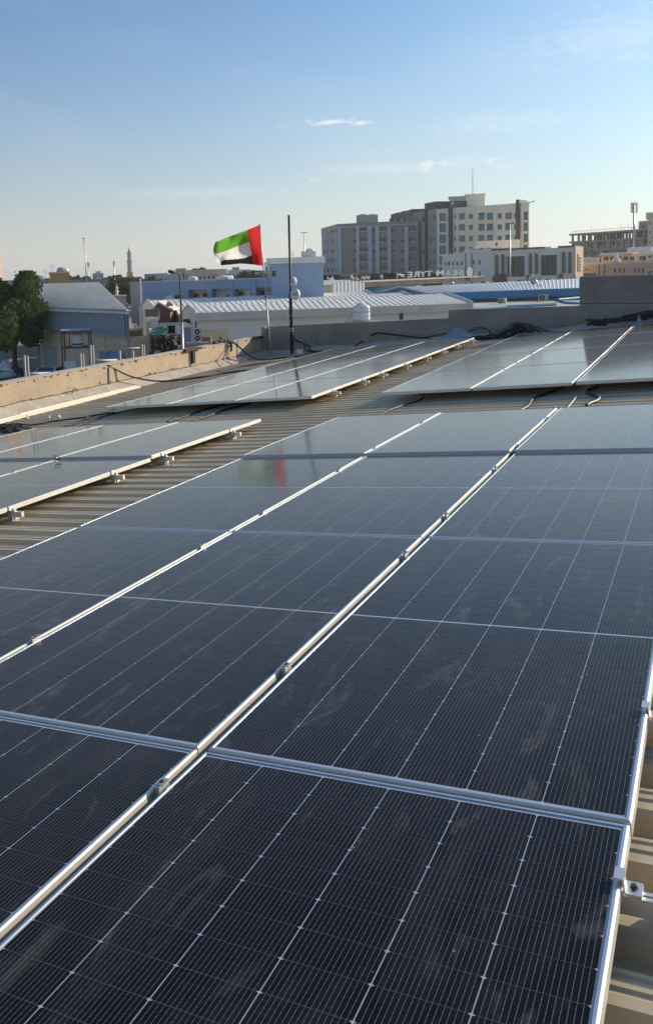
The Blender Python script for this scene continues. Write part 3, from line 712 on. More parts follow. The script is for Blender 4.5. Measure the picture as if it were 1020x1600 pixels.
# pipe posts just outside the ochre parapet
XO = -7.65
for k, (u, vt, ht) in enumerate(((38.5, 555, 0), (126, 552, 0), (141.5, 539, 0), (187, 548, 1), (207.5, 548, 1), (222, 538, 0))):
    a = onX(u, vt, XO); rd = .022 if ht == 0 else .033
    po = thing('pipe_post', (a.x, a.y, -1.6), 'white pipe post outside the ochre parapet, %s from the left' % ['first', 'second', 'third', 'fourth', 'fifth', 'sixth'][k], 'post', 'white pipe posts behind the parapet')
    mb = MB(); mb.tube([(a.x, a.y, -1.6), a], rd, 8); mb.build('pipe', M_WHITEP, po, True)
    if not ht:
        mb = MB(); b = a + Vector((0, .09, -.02)); mb.tube([(b.x, b.y, -1.6), b], rd * .8, 8); mb.build('second_pipe', M_WHITEP, po, True)
for k, (ua, ub, v) in enumerate(((42, 80, 584), (146, 186, 563.5), (186, 206, 562), (196, 222, 544))):
    a = onX(ua, v, XO - .03); b = onX(ub, v - (ub - ua) * .02, XO - .03); mb = MB(); mb.tube([a, b], .028 if k < 2 else .014, 8)
    tag(mb.build('rail_pipe', M_WHITEP, None, True), 'horizontal white pipe joining the posts behind the ochre parapet, %s from the left' % ['first', 'second', 'third', 'fourth'][k], 'pipe', 'horizontal pipes behind the parapet')
#@@BACKGROUND@@

# ================================================================== BACKGROUND
M_GREYM = mat('blue_grey_cladding', (.34, .38, .43), .5, .1, .06, 1)
M_ROOFW = mat('pale_metal_roof', (.76, .70, .60), .5, .0, .12, .5, spec=.5, dirt=((.48, .46, .43), .3, .5))
M_ROOFB = mat('pale_blue_metal_roof', (.60, .60, .60), .5, .0, .10, .4, spec=.5, dirt=((.3, .31, .33), .2, .6))
M_BEIGE = mat('beige_wall', (.80, .60, .40), .9, 0, .12, .6, dirt=((.60, .45, .31), .8, .6))
M_CREAM = mat('cream_wall', (.92, .80, .63), .9, 0, .07, .3, dirt=((.72, .65, .53), .3, .5))
M_WALLW = mat('off_white_wall', (.80, .75, .67), .9, 0, .07, .5, dirt=((.45, .43, .40), .4, .5))
M_BLUE = mat('pale_blue_paint', (.33, .43, .57), .85, 0, .07, .3, dirt=((.27, .35, .47), .3, .6))
M_BLUED = mat('strong_blue_fascia', (.025, .22, .40), .5, 0, .08, 1)
M_PILAST = mat('pale_blue_pilaster', (.52, .56, .60), .85, 0, .05, .5)
M_TAUPE = mat('taupe_wall', (.33, .30, .265), .9, 0, .07, .2, dirt=((.27, .25, .22), .2, .6))
M_TAUPEL = mat('light_taupe_wall', (.46, .42, .38), .9, 0, .07, .3)
M_DGREY = mat('dark_grey_band', (.075, .075, .085), .7, 0, .08, .5)
M_SHADEW = mat('grey_and_shaded_render', (.36, .33, .32), .9, 0, .07, .2)  # grey walls; the receding wing has its shade put into this colour
M_SAND = mat('sand_render', (.66, .54, .42), .9, 0, .07, .2, dirt=((.38, .31, .25), .3, .5))
M_TERRA = mat('terracotta_sun_tint_render', (.58, .38, .27), .9, 0, .1, .5, dirt=((.30, .2, .15), .5, .6))  # bright orange stands for sunlight on the villa; plain terracotta elsewhere
M_YEL = mat('ochre_yellow_paint', (.44, .30, .12), .9, 0, .06, .3)
M_BROWNR = mat('red_brown_sheet', (.19, .08, .06), .8, 0, .15, 1)
M_RUST = mat('rusty_fascia', (.09, .045, .03), .85, 0, .35, 1.2, dirt=((.30, .24, .20), 1.5, .6))
M_CONS = mat('raw_concrete', (.22, .22, .23), .95, 0, .15, .3)
M_SIGNW = mat('white_sign_letter', (.48, .47, .46), .5)
M_PINK = mat('pinkish_grey_wall', (.38, .34, .34), .9, 0, .08, .5, dirt=((.28, .25, .25), .6, .6))
M_GREEN = mat('green_tarpaulin', (.05, .22, .13), .6, 0, .2, 3)
M_BRICK = mat('brown_block', (.20, .15, .13), .9, 0, .2, 2)
M_WOOD = mat('tree_bark', (.10, .075, .055), .95, 0, .2, 4)
M_CARW = mat('white_car_paint', (.62, .63, .64), .3, 0, .02, 1, coat=.6)
M_CARB = mat('dark_blue_car_paint', (.015, .025, .07), .3, 0, .02, 1, coat=.6)
M_TYRE = mat('tyre_rubber', (.015, .015, .015), .8)

def leafmat(name, c1, c2):
    m_ = mat(name, c1, .6, 0, .35, 1.1, trans=.38); t = m_.node_tree
    mx = [n for n in t.nodes if n.type == 'MIX'][0]
    g_ = t.nodes.new('ShaderNodeNewGeometry'); m2 = t.nodes.new('ShaderNodeMix'); m2.data_type = 'RGBA'
    t.links.new(g_.outputs['Random Per Island'], m2.inputs[0]); m2.inputs[6].default_value = (*c1, 1); m2.inputs[7].default_value = (*c2, 1)
    t.links.new(m2.outputs[2], mx.inputs[6]); return m_
M_LEAF = leafmat('olive_green_leaves', (.045, .075, .02), (.17, .21, .06))
M_LEAF2 = leafmat('dusty_green_leaves', (.05, .065, .03), (.13, .14, .06))

class Fac:
    """vertical facade plane through two ground points; converts image points to (s, z) metres on it"""
    def __init__(s, u0, D0, u1, D1):
        a, b = at(u0, 430, D0), at(u1, 430, D1); s.p0 = Vector((a.x, a.y, 0)); s.p1 = Vector((b.x, b.y, 0))
        s.W = (s.p1 - s.p0).length; s.u = (s.p1 - s.p0) / s.W; s.n = Vector((s.u.y, -s.u.x, 0))   # towards the camera
        if (Vector((CAM.x, CAM.y, 0)) - s.p0).dot(s.n) < 0: s.n = -s.n
    def sz(s, u, v):
        q = ray(u, v); den = q.dot(s.n); t = (s.p0 - Vector((CAM.x, CAM.y, 0))).dot(s.n) / den; p = CAM + q * t
        return (Vector((p.x, p.y, 0)) - s.p0).dot(s.u), p.z
    def rect(s, u0, v0, u1, v1):
        a = s.sz(u0, (v0 + v1) / 2)[0]; b = s.sz(u1, (v0 + v1) / 2)[0]; c = (u0 + u1) / 2
        return (a, b, s.sz(c, v1)[1], s.sz(c, v0)[1])
    def P(s, a, z, o=0): return s.p0 + s.u * a + s.n * o + Vector((0, 0, z))
    def box(s, mb, a0, a1, z0, z1, o0, o1):
        return mb.hexa([s.P(a0, z0, o1), s.P(a1, z0, o1), s.P(a1, z0, o0), s.P(a0, z0, o0), s.P(a0, z1, o1), s.P(a1, z1, o1), s.P(a1, z1, o0), s.P(a0, z1, o0)])
def holed(mb, F, a0, a1, z0, z1, holes, rev=.25, o=0):
    xs = sorted({a0, a1, *[min(max(x, a0), a1) for h in holes for x in h[:2]]}); zs = sorted({z0, z1, *[min(max(x, z0), z1) for h in holes for x in h[2:4]]})
    def inside(x, z): return any(h[0] < x < h[1] and h[2] < z < h[3] for h in holes)
    for i in range(len(xs) - 1):
        for j in range(len(zs) - 1):
            if not inside((xs[i] + xs[i + 1]) / 2, (zs[j] + zs[j + 1]) / 2):
                mb.face([F.P(xs[i], zs[j], o), F.P(xs[i + 1], zs[j], o), F.P(xs[i + 1], zs[j + 1], o), F.P(xs[i], zs[j + 1], o)])
    for h in holes:
        x0, x1, y0, y1 = h[:4]
        for p, q in (((x0, y0), (x1, y0)), ((x1, y0), (x1, y1)), ((x1, y1), (x0, y1)), ((x0, y1), (x0, y0))):
            mb.face([F.P(*p, o), F.P(*q, o), F.P(*q, o - rev), F.P(*p, o - rev)])
def building(name, label, cat, F, z1, depth, wm, holes=(), wm2=None, z0=GZ, rev=.25, group=None, parapet=.0, roofm=None, root=None, s0=0, s1=None, win='window', o=0, frames=True):
    s1 = F.W if s1 is None else s1
    rt = root or thing(name, F.P(s0, z0), label, cat, group)
    mb = MB(); holed(mb, F, s0, s1, z0, z1, holes, rev, o)
    d0_ = F.P(s0, 0, o) - CAM; d0_.z = 0; d1_ = F.P(s1, 0, o) - CAM; d1_.z = 0; dv_ = (d0_ + d1_).normalized() * depth
    B0_, B1_ = F.P(s0, 0, o) + dv_, F.P(s1, 0, o) + dv_
    up = lambda p, z: Vector((p.x, p.y, z))
    mb.face([F.P(s0, z0, o), F.P(s0, z1, o), up(B0_, z1), up(B0_, z0)]); mb.face([F.P(s1, z0, o), up(B1_, z0), up(B1_, z1), F.P(s1, z1, o)])
    mb.face([up(B1_, z0), up(B0_, z0), up(B0_, z1), up(B1_, z1)])
    mb.build('wall', wm, rt)
    zq = z1 - .25 if parapet == 0 else z1 - parapet; e_ = F.u * .05; n_e = F.n * .06
    q4 = [F.P(s0, 0, o) - e_ + n_e, F.P(s1, 0, o) + e_ + n_e, B1_ + e_ - n_e, B0_ - e_ - n_e]
    mb = MB(); mb.hexa([up(p, zq) for p in q4] + [up(p, z1 + .02) for p in q4])
    mb.build('roof', roofm or wm, rt)
    for h in holes:
        wmt = (h[4] if len(h) > 4 else wm2) or M_GLASS
        mb = MB(); F.box(mb, h[0] + .001, h[1] - .001, h[2] + .001, h[3] - .001, o - rev + .02, o - rev - .04)
        w_ = mb.build(win, wmt, rt)
        if frames and (h[1] - h[0]) > .9 and wmt is not M_DARKO:
            mb = MB(); t = .05; c = (h[0] + h[1]) / 2
            for (a, b, y0, y1) in ((h[0], h[0] + t, h[2], h[3]), (h[1] - t, h[1], h[2], h[3]), (h[0] + t, h[1] - t, h[2], h[2] + t), (h[0] + t, h[1] - t, h[3] - t, h[3]), (c - t / 2, c + t / 2, h[2] + t, h[3] - t)):
                F.box(mb, a, b, y0, y1, o - rev + .06, o - rev + .021)
            mb.build('window_frame', M_DGREY, w_)
    return rt
def ztop(F, u, v): return F.sz(u, v)[1]

# ---- air conditioner outdoor units
def ac_unit(p, rz, label, double=False, sc=1.0, group='air conditioner outdoor units'):
    rt = thing('air_conditioner', p, label, 'air conditioner', group, (0, 0, rz))
    h = (1.35 if double else .72) * sc; w_ = .95 * sc; dd_ = .36 * sc
    mb = MB(); mb.b2(-w_ / 2, w_ / 2, -dd_ / 2, dd_ / 2, .08, h); inst('case', mb.mesh('case', M_WHITEP), rt)
    mb = MB(); mb.b2(-w_ / 2 + .05, -w_ / 2 + .12, -dd_ / 2, dd_ / 2, 0, .08); mb.b2(w_ / 2 - .12, w_ / 2 - .05, -dd_ / 2, dd_ / 2, 0, .08); inst('foot', mb.mesh('foot', M_GALV), rt)
    for zc in ((h * .29, h * .75) if double else (h * .55,)):
        rr = (.26 if double else .27) * sc
        mb = MB(); mb.lathe((-.12 * sc * (not double), -dd_ / 2 - .002, zc), [(rr, -.012), (rr, .012)], 18, (0, -1, 0)); g1 = inst('fan_grille', mb.mesh('fan_grille', M_BLACKM), rt)
        mb = MB(); mb.lathe((-.12 * sc * (not double), -dd_ / 2 - .016, zc), [(rr * .35, -.004), (rr * .35, .004)], 12, (0, -1, 0)); inst('fan_hub', mb.mesh('fan_hub', M_GALV), g1)
    return rt
def facecam(p): return math.atan2(CAM.y - p.y, CAM.x - p.x) + math.pi / 2

# ---- trees
def tree(base, H, crown, nleaf, label, lm, leaf=.28, trunk=.25, group=None, lobes=9, seed=0, name='tree', cb=.28):
    rnd = random.Random(seed); rt = thing(name, base, label, 'tree', group)
    cx, cy, ch = crown; z0 = H * cb
    L_ = []
    for k in range(lobes):
        a = rnd.uniform(0, 6.283); q = rnd.uniform(.25, .8) ** .7; zz = rnd.uniform(.22, .88); shr = math.sin(math.pi * min(.97, max(.12, zz))) ** .5
        L_.append((cx * q * math.cos(a) * shr, cy * q * math.sin(a) * shr, z0 + (H - z0) * zz, cx * rnd.uniform(.24, .42), (H - z0) * rnd.uniform(.10, .22)))
    mb = MB()
    for i in range(nleaf):
        lx, ly, lz, lr, lh = L_[rnd.randrange(lobes)]
        v = Vector((rnd.gauss(0, 1), rnd.gauss(0, 1), rnd.gauss(0, 1))).normalized() * (rnd.uniform(.25, 1) ** .35)
        bumpy = 1 + .35 * noise.noise(Vector((lx + v.x * 2.2, ly + v.y * 2.2, lz + v.z * 2.2 + seed)))
        p = base + Vector((lx + v.x * lr * bumpy, ly + v.y * lr * bumpy, min(lz + v.z * lh * bumpy, H)))
        a = Vector((rnd.gauss(0, 1), rnd.gauss(0, 1), rnd.gauss(0, .6))).normalized(); b = a.orthogonal().normalized(); s_ = leaf * rnd.uniform(.6, 1.3)
        b = (b + v * .3).normalized()
        mb.face([p - a * s_ * .5, p + b * s_ * .3, p + a * s_ * .5, p - b * s_ * .3])
    mb.build('crown', lm, rt)
    mb = MB(); mb.tube([base, base + Vector((.1, 0, H * .25)), base + Vector((-.1, .1, H * .5))], [trunk, trunk * .75, trunk * .4], 8); mb.build('trunk', M_WOOD, rt)
    mb = MB()
    for l in L_[:6]: mb.tube([base + Vector((.08, 0, H * .22)), base + Vector((l[0] * .5, l[1] * .5, (H * .3 + l[2]) / 2)), base + Vector(l[:3])], [trunk * .45, trunk * .3, .04], 6)
    mb.build('limb', M_WOOD, rt)
    return rt
p = atz(24, 579, GZ); sc_ = (p - CAM).length / F_
tree(Vector((p.x, p.y, GZ)), 8.7, (3.1, 2.6, 0), 21000, 'big dark green tree standing left of the grey roofed warehouse', M_LEAF, .30, .24, None, 27, 3, cb=.16)
p = atz(-28, 580, GZ + 1); tree(Vector((p.x, p.y, GZ)), 7.4, (2.8, 2.6, 0), 7000, 'tree cut off by the left edge behind the ochre parapet', M_LEAF, .27, .24, None, 10, 8, cb=.15)

# ---- yard left: warehouse with grey ribbed roof
rt = thing('warehouse', at(200, 560, 66).xy.to_3d() + Vector((0, 0, GZ)), 'warehouse with pale ribbed roof, blue grey cladding and beige lower wall, by the big tree', 'warehouse')
eR = at(199, 487, 66); eL = at(58, 480.8, 81); rR = at(154, 443, 90); rL = at(20, 447, 100)
eL.z = eR.z; rL.z = rR.z
mb = MB(); nrib = 34
for i in range(nrib):
    t0, t1, t2, t3 = i / nrib, (i + .42) / nrib, (i + .48) / nrib, (i + .94) / nrib; t4 = (i + 1) / nrib
    up = Vector((0, 0, .16))
    for (ta, tb, ua, ub) in ((t0, t1, 1, 1), (t1, t2, 1, 0), (t2, t3, 0, 0), (t3, t4, 0, 1)):
        e0 = eL.lerp(eR, ta) + up * ua; e1 = eL.lerp(eR, tb) + up * ub; r0 = rL.lerp(rR, ta) + up * ua; r1 = rL.lerp(rR, tb) + up * ub
        mb.face([e0, e1, r1, r0])
mb.build('ribbed_roof', M_ROOFW, rt)
back = (rR - eR); back.z = 0
mb = MB()
mb.face([rL, rR, rR + back + Vector((0, 0, -2)), rL + back + Vector((0, 0, -2))]); mb.build('rear_slope', M_ROOFW, rt)
FW = Fac(58, 81, 199, 66)
zc = eR.z; zm = FW.sz(150, 522)[1]
mb = MB()
for i in range(60):      # vertical ribs of the cladding
    a0, a1 = FW.W * i / 60, FW.W * (i + 1) / 60; c = a0 + (a1 - a0) * .55
    mb.face([FW.P(a0, zm, .0), FW.P(c, zm, .0), FW.P(c, zc - .05, .0), FW.P(a0, zc - .05, .0)]); mb.face([FW.P(c, zm, 0), FW.P(c + .05, zm, .04), FW.P(c + .05, zc - .05, .04), FW.P(c, zc - .05, 0)])
    mb.face([FW.P(c + .05, zm, .04), FW.P(a1 - .02, zm, .04), FW.P(a1 - .02, zc - .05, .04), FW.P(c + .05, zc - .05, .04)]); mb.face([FW.P(a1 - .02, zm, .04), FW.P(a1, zm, 0), FW.P(a1, zc - .05, 0), FW.P(a1 - .02, zc - .05, .04)])
mb.build('cladding', M_GREYM, rt)
mb = MB(); dr = FW.rect(59, 540, 90, 576)
holed(mb, FW, 0, FW.W, GZ, zm - .02, [(dr[0], dr[1], GZ + .01, dr[3])], .3, -.03); mb.face([FW.P(FW.W, GZ, -.03), FW.P(FW.W, GZ, -14), FW.P(FW.W, zm, -14), FW.P(FW.W, zm, -.03)])
mb.build('beige_wall', M_BEIGE, rt)
mb = MB(); FW.box(mb, -.1, FW.W + .1, zm - .12, zm + .03, .08, -.1); mb.build('drip_edge', M_GALV, rt)
gA = FW.P(FW.W, 0, 0)
mb = MB(); q1 = eR + Vector((0, 0, 0)); q2 = rR; q3 = rR + back + Vector((0, 0, -2)); mb.face([Vector((q1.x, q1.y, zm)), q1, q2, q3, Vector((q3.x, q3.y, zm))]); mb.build('gable_cladding', M_GREYM, rt)
mb = MB(); mb.hexa([eR + Vector((-.05, -.05, -.22)), eR + Vector((.12, 0, -.22)), rR + Vector((.12, 0, -.22)), rR + Vector((-.05, 0, -.22)), eR + Vector((-.05, -.05, .1)), eR + Vector((.12, 0, .1)), rR + Vector((.12, 0, .1)), rR + Vector((-.05, 0, .1))]); mb.build('verge_trim', M_CREAM, rt)
mb = MB(); mb.tube([eL + Vector((0, -.12, -.1)), eR + Vector((0, -.12, -.1))], .1, 6); mb.build('gutter', M_WALLW, rt)
mb = MB(); a = FW.P(FW.W - .55, zc - .1, .12); mb.tube([a, Vector((a.x, a.y, zm)), FW.P(FW.W - .1, zm - .15, .12), FW.P(FW.W - .1, GZ, .12)], .06, 6); mb.build('downpipe', M_GREYM, rt)
for k in range(2):
    c = (dr[0] + dr[1]) / 2; mb = MB(); FW.box(mb, (dr[0], c + .01)[k], (c - .01, dr[1])[k], GZ + .05, dr[3] - .02, -.2, -.27); dp = mb.build('door', M_GREYM, rt)
mb = MB()
for a in (FW.rect(138, 522, 139, 530)[0], FW.rect(163, 522, 164, 530)[0], .3, FW.W - .3): FW.box(mb, a, a + .18, GZ, zm - .13, .04, -.02)
FW.box(mb, dr[1] + .4, FW.W, zm - .75, zm - .68, .02, -.02); mb.build('wall_rib', M_BEIGE, rt)
# water tank on a red frame
FT = Fac(92, 66, 135, 65.8)
fr = thing('steel_stand', FT.P(0, GZ), 'dark red steel frame with a sheet roof holding the white water tank', 'frame')
zt = FT.sz(110, 517)[1]; zmid = FT.sz(110, 545)[1]
for k, (a, o) in enumerate(((0, 0), (FT.W, 0), (0, -1.8), (FT.W, -1.8))):
    mb = MB(); FT.box(mb, a - .05, a + .05, GZ, zt, o + .05, o - .05); mb.build('leg', M_BROWNR, fr)
for zz in (zmid, zmid + 1.1, GZ + .9, zt - .1):
    for o in (0, -1.8): mb = MB(); FT.box(mb, .05, FT.W - .05, zz, zz + .07, o + .04, o - .04); mb.build('cross_bar', M_BROWNR, fr)
mb = MB(); FT.box(mb, .05, FT.W - .05, zmid + .07, zmid + .1, 0, -1.8); mb.build('platform', M_BROWNR, fr)
mb = MB(); FT.box(mb, FT.W * .28, FT.W * .28 + .05, zmid, zt, .03, -.03); mb.build('cross_bar', M_BROWNR, fr)
mb = MB(); FT.box(mb, -.1, FT.W + .1, zt, zt + .06, .2, -2); mb.build('sheet_roof', M_GREYM, fr)
a0 = FT.rect(109, 520, 130, 545); c = FT.P((a0[0] + a0[1]) / 2, zmid + .1, -.75); R0 = (a0[1] - a0[0]) / 2 * .84; Ht = (zt - zmid) * .86
tk = thing('water_tank', c, 'round white plastic water tank standing in the red steel frame', 'water tank')
mb = MB(); mb.lathe(c, [(R0 * .98, 0), (R0, .1), (R0, Ht * .3), (R0 * .96, Ht * .33), (R0 * .96, Ht * .37), (R0, Ht * .4), (R0, Ht * .62), (R0 * .8, Ht * .78), (R0 * .45, Ht * .86)], 20); mb.build('body', M_WHITE, tk, True)
mb = MB(); mb.lathe(c + Vector((0, 0, Ht * .86)), [(R0 * .4, 0), (R0 * .4, .1), (R0 * .1, .14)], 12); mb.build('lid', M_WHITE, tk)
mb = MB(); mb.lathe(c + Vector((0, 0, Ht * .12)), [(R0 * 1.01, 0), (R0 * 1.01, Ht * .1)], 20); mb.build('dark_band', M_DARKJ, tk)
# white cabinet on the ground
a0 = FT.rect(104, 552, 122, 577); c = FT.P((a0[0] + a0[1]) / 2, GZ, .6); mb = MB(); mb.box(c + Vector((0, 0, .95)), (a0[1] - a0[0], .8, 1.9), .5); cb_ = thing('cabinet', c, 'white metal cabinet below the water tank', 'cabinet'); mb.build('case', M_CARW, cb_)
mb = MB(); mb.box(c + Vector((-.1, -.45, 1.1)), (.45, .08, .5), .5); mb.build('panel', M_CARB, cb_)
# pale blue sheets leaning
for k, (u0, u1, v0) in enumerate(((170, 184, 548), (185, 198, 547))):
    a0 = FW.rect(u0, v0, u1, 562); mb = MB(); FW.box(mb, a0[0], a0[1], GZ, a0[3], .8, .7)
    tag(mb.build('blue_sheet', mat('pale_blue_sheet%d' % k, (.24, .38, .52), .5)), 'pale blue sheet standing against the beige warehouse wall, %s of two' % ('left', 'right')[k], 'sheet', 'blue sheets by the warehouse')

# cars
def car(p, rz, paint, label, L_=4.4, W_=1.75):
    rt = thing('parked_car', p, label, 'car', None, (0, 0, rz))
    prof = [(-2.2, .45), (-2.18, .85), (-1.5, .98), (-.95, 1.02), (-.35, 1.44), (.75, 1.46), (1.5, 1.08), (2.1, .98), (2.2, .5)]
    mb = MB()
    def sec(x, z, wv): return [(x, -wv, z), (x, wv, z)]
    lo = .28
    for i in range(len(prof) - 1):
        (xa, za), (xb, zb) = prof[i], prof[i + 1]; wa = .87 if za < 1.1 else .66; wb = .87 if zb < 1.1 else .66
        mb.face([(xa, -wa, za), (xb, -wb, zb), (xb, wb, zb), (xa, wa, za)])
        for s_ in (-1, 1): mb.face([(xa, s_ * .87, lo), (xb, s_ * .87, lo), (xb, s_ * .87, min(zb, 1.0)), (xa, s_ * .87, min(za, 1.0))]); mb.face([(xa, s_ * .87, min(za, 1.0)), (xb, s_ * .87, min(zb, 1.0)), (xb, s_ * wb, zb), (xa, s_ * wa, za)])
    mb.face([(-2.2, -.87, lo), (-2.2, .87, lo), (-2.2, .87, .45), (-2.2, -.87, .45)]); mb.face([(2.2, -.87, lo), (2.2, .87, lo), (2.2, .87, .5), (2.2, -.87, .5)])
    inst('body', mb.mesh('body', paint), rt)
    for nm, q in (('windscreen', [(-.92, -.74, 1.06), (-.40, -.60, 1.42), (-.40, .60, 1.42), (-.92, .74, 1.06)]), ('rear_window', [(1.45, -.7, 1.12), (.80, -.6, 1.43), (.80, .6, 1.43), (1.45, .7, 1.12)]), ('side_window', [(-.75, -.80, 1.08), (-.3, -.69, 1.38), (.7, -.69, 1.40), (1.2, -.80, 1.10)]), ('side_window', [(-.75, .80, 1.08), (-.3, .69, 1.38), (.7, .69, 1.40), (1.2, .80, 1.10)])):
        c = sum((Vector(x) for x in q), Vector()) / 4; o = Vector((c.x * .02 if abs(c.y) < .1 else 0, .02 if c.y > .1 else -.02 if c.y < -.1 else 0, .02))
        mb = MB(); mb.face([Vector(x) + o for x in q]); inst(nm, mb.mesh(nm, M_GLASS), rt)
    for x in (-1.35, 1.35):
        for y in (-.80, .80):
            mb = MB(); mb.lathe((x, y, .31), [(.31, -.1), (.31, .1)], 16, (0, 1, 0)); wh = inst('wheel', mb.mesh('wheel', M_TYRE), rt)
            mb = MB(); mb.lathe((x, y + (.105 if y > 0 else -.105), .31), [(.18, -.01), (.18, .01)], 12, (0, 1, 0)); inst('rim', mb.mesh('rim', M_GALV), wh)
    for y in (-.6, .6): mb = MB(); mb.b2(-2.21, -2.17, y - .15, y + .15, .65, .78); inst('headlight', mb.mesh('headlight', M_WHITE), rt)
p = atz(84, 602, GZ); car(Vector((p.x, p.y, GZ)), facecam(p) + R_(-118), M_CARW, 'white saloon car parked in front of the warehouse door')
p = atz(-8, 612, GZ); car(Vector((p.x, p.y, GZ)), facecam(p) + R_(40), M_CARB, 'dark blue car at the left edge below the big tree')
random.seed(21)
for k, (u, v, s_, ml) in enumerate(((8, 583, .9, M_WHITE), (13, 588, .7, M_WHITE), (3, 590, .6, M_WHITE), (26, 586, .7, M_CARB), (32, 588, .6, M_DARKJ))):
    p = atz(u, v, GZ); mb = MB(); n = 8
    prof = [(s_ * .5, 0), (s_ * .75, s_ * .3), (s_ * .6, s_ * .8), (s_ * .15, s_ * 1.05), (s_ * .2, s_ * 1.2)]
    mb.lathe(Vector((p.x, p.y, GZ)), prof, 9); mb.v = [tuple(Vector(q) + Vector((noise.noise(Vector(q) * 2), noise.noise(Vector(q) * 2 + Vector((9, 0, 0))), 0)) * .25) for q in mb.v]
    tag(mb.build('rubbish_bag', ml), ['white tied rubbish bag, largest under the tree', 'white rubbish bag right of the largest one', 'white rubbish bag at the left edge under the tree', 'dark blue rubbish bag near the tree trunk', 'black rubbish bag right of the tree trunk'][k], 'bag', 'rubbish bags under the tree')

# ---- clutter between the warehouses
F1 = Fac(203, 97, 222, 96.6)
building('annex', None, None, F1, F1.sz(215, 441)[1], 6, M_PINK, root=thing('annex', F1.P(0, GZ), 'narrow pinkish grey wall block at the left end of the blue building', 'building'))
mb = MB(); a = at(219.5, 435, 90); mb.tube([Vector((a.x, a.y, GZ)), a], .09, 8); tag(mb.build('vent_pipe', M_GALV), 'tall thin pipe beside the pinkish grey wall block', 'pipe')
c = atz(212, 545, GZ); c = Vector((c.x, c.y, GZ)); D_ = 74
c = at(211, 540, 74); c.z = GZ
tk = thing('concrete_tank', c, 'round beige concrete tank left of the cluttered shed', 'tank'); zt = at(211, 512, 74).z
mb = MB(); mb.lathe(c, [(.70, 0), (.72, zt - GZ - .25), (.76, zt - GZ - .25), (.76, zt - GZ)], 20); mb.build('shell', M_BEIGE, tk, True)
mb = MB(); mb.lathe(c + Vector((0, 0, zt - GZ)), [(.25, 0), (.25, .3), (.1, .35)], 10); mb.lathe(c + Vector((.35, 0, zt - GZ)), [(.12, 0), (.12, .2)], 8); mb.build('hatch', M_WHITE, tk)
Fs = Fac(226, 66, 246, 66)
mb = MB()
Fs.box(mb, 0, Fs.W * .28, GZ, Fs.sz(226, 502)[1], 0, -.4); tag(mb.build('wall_stub', M_BEIGE), 'upright beige wall slab left of the block wall', 'wall')
mb = MB(); Fs.box(mb, Fs.W * .3, Fs.W * .95, GZ, Fs.sz(236, 498)[1], -.1, -.5); tag(mb.build('wall_stub', M_CREAM), 'pale plastered wall below the brown block courses', 'wall')
bk = thing('block_wall', Fs.P(-.3, Fs.sz(236, 495)[1], 0), 'low wall of brown hollow blocks on top of the plastered wall', 'wall')
zb0, zb1 = Fs.sz(228, 495)[1], Fs.sz(228, 483)[1]; nb, nr = 6, 5
bw = (Fs.W * .95 + .1) / nb; bh = (zb1 - zb0) / nr
for i in range(nb):
    for j in range(nr):
        mb = MB(); a0 = -.1 + bw * i + (bw * .5 if j % 2 else 0); Fs.box(mb, a0 + .01, a0 + bw - .02, zb0 + bh * j + .01, zb0 + bh * (j + 1) - .012, .05 + random.uniform(-.01, .01), -.15); mb.build('brick', M_BRICK, bk)
mb = MB(); Fs.box(mb, -.08, -.1 + bw * (nb + .4), zb0, zb1 - .01, .02, -.12); mb.build('mortar', M_BEIGE, bk)
# leaning slab
mb = MB(); a = at(232, 520, 60); b_ = at(238, 520, 60); ax = (b_ - a).normalized(); mb.hexa([Vector((a.x, a.y, GZ)), Vector((b_.x, b_.y, GZ)), Vector((b_.x, b_.y + .3, GZ)), Vector((a.x, a.y + .3, GZ)), a - ax * .1 + Vector((0, 0, .3)), b_ - ax * .2 + Vector((0, 0, .3)), b_ - ax * .2 + Vector((0, .3, .3)), a - ax * .1 + Vector((0, .3, .3))])
tag(mb.build('wall_slab', M_PINK), 'grey slab wall at the left end of the junk rack', 'wall')
# junk rack
random.seed(33)
jr = thing('junk_rack', at(265, 560, 60).xy.to_3d() + Vector((0, 0, GZ)), 'rack stuffed with dark red and black scrap parts below the green sheet', 'rack')
mb = MB(); mb2 = MB(); mb3 = MB()
for k in range(420):
    u = random.uniform(237, 283); v = random.uniform(526, 562); c = at(u, v, 60 + random.uniform(-.5, .8)); s_ = random.uniform(.08, .32)
    T = Matrix.Translation(c) @ Matrix.Rotation(random.uniform(0, 3), 4, Vector((random.gauss(0, 1), random.gauss(0, 1), random.gauss(0, 1))).normalized())
    (mb, mb, mb2, mb2, mb, mb2, mb3, mb, mb2, mb)[k % 10].box((0, 0, 0), (s_, s_ * random.uniform(.2, 1), s_ * random.uniform(.2, 1)), 0, T)
tag(mb.build('scrap', M_DARKJ, jr), kind='stuff'); tag(mb2.build('red_scrap', M_BROWNR, jr), kind='stuff'); tag(mb3.build('pale_scrap', M_BEIGE, jr), kind='stuff')
mb = MB(); a = at(236, 525, 61); b_ = at(284, 523, 61)
mb.box((a + b_) / 2 + Vector((0, 0, -.02)), ((b_ - a).length, 1.2, .08), math.atan2(b_.y - a.y, b_.x - a.x)); mb.build('shelf', M_BROWNR, jr)
mb = MB()
for u in (238, 262, 283):
    a = at(u, 525, 60.4); mb.tube([Vector((a.x, a.y, GZ)), a], .04, 6)
mb.build('upright', M_BROWNR, jr)
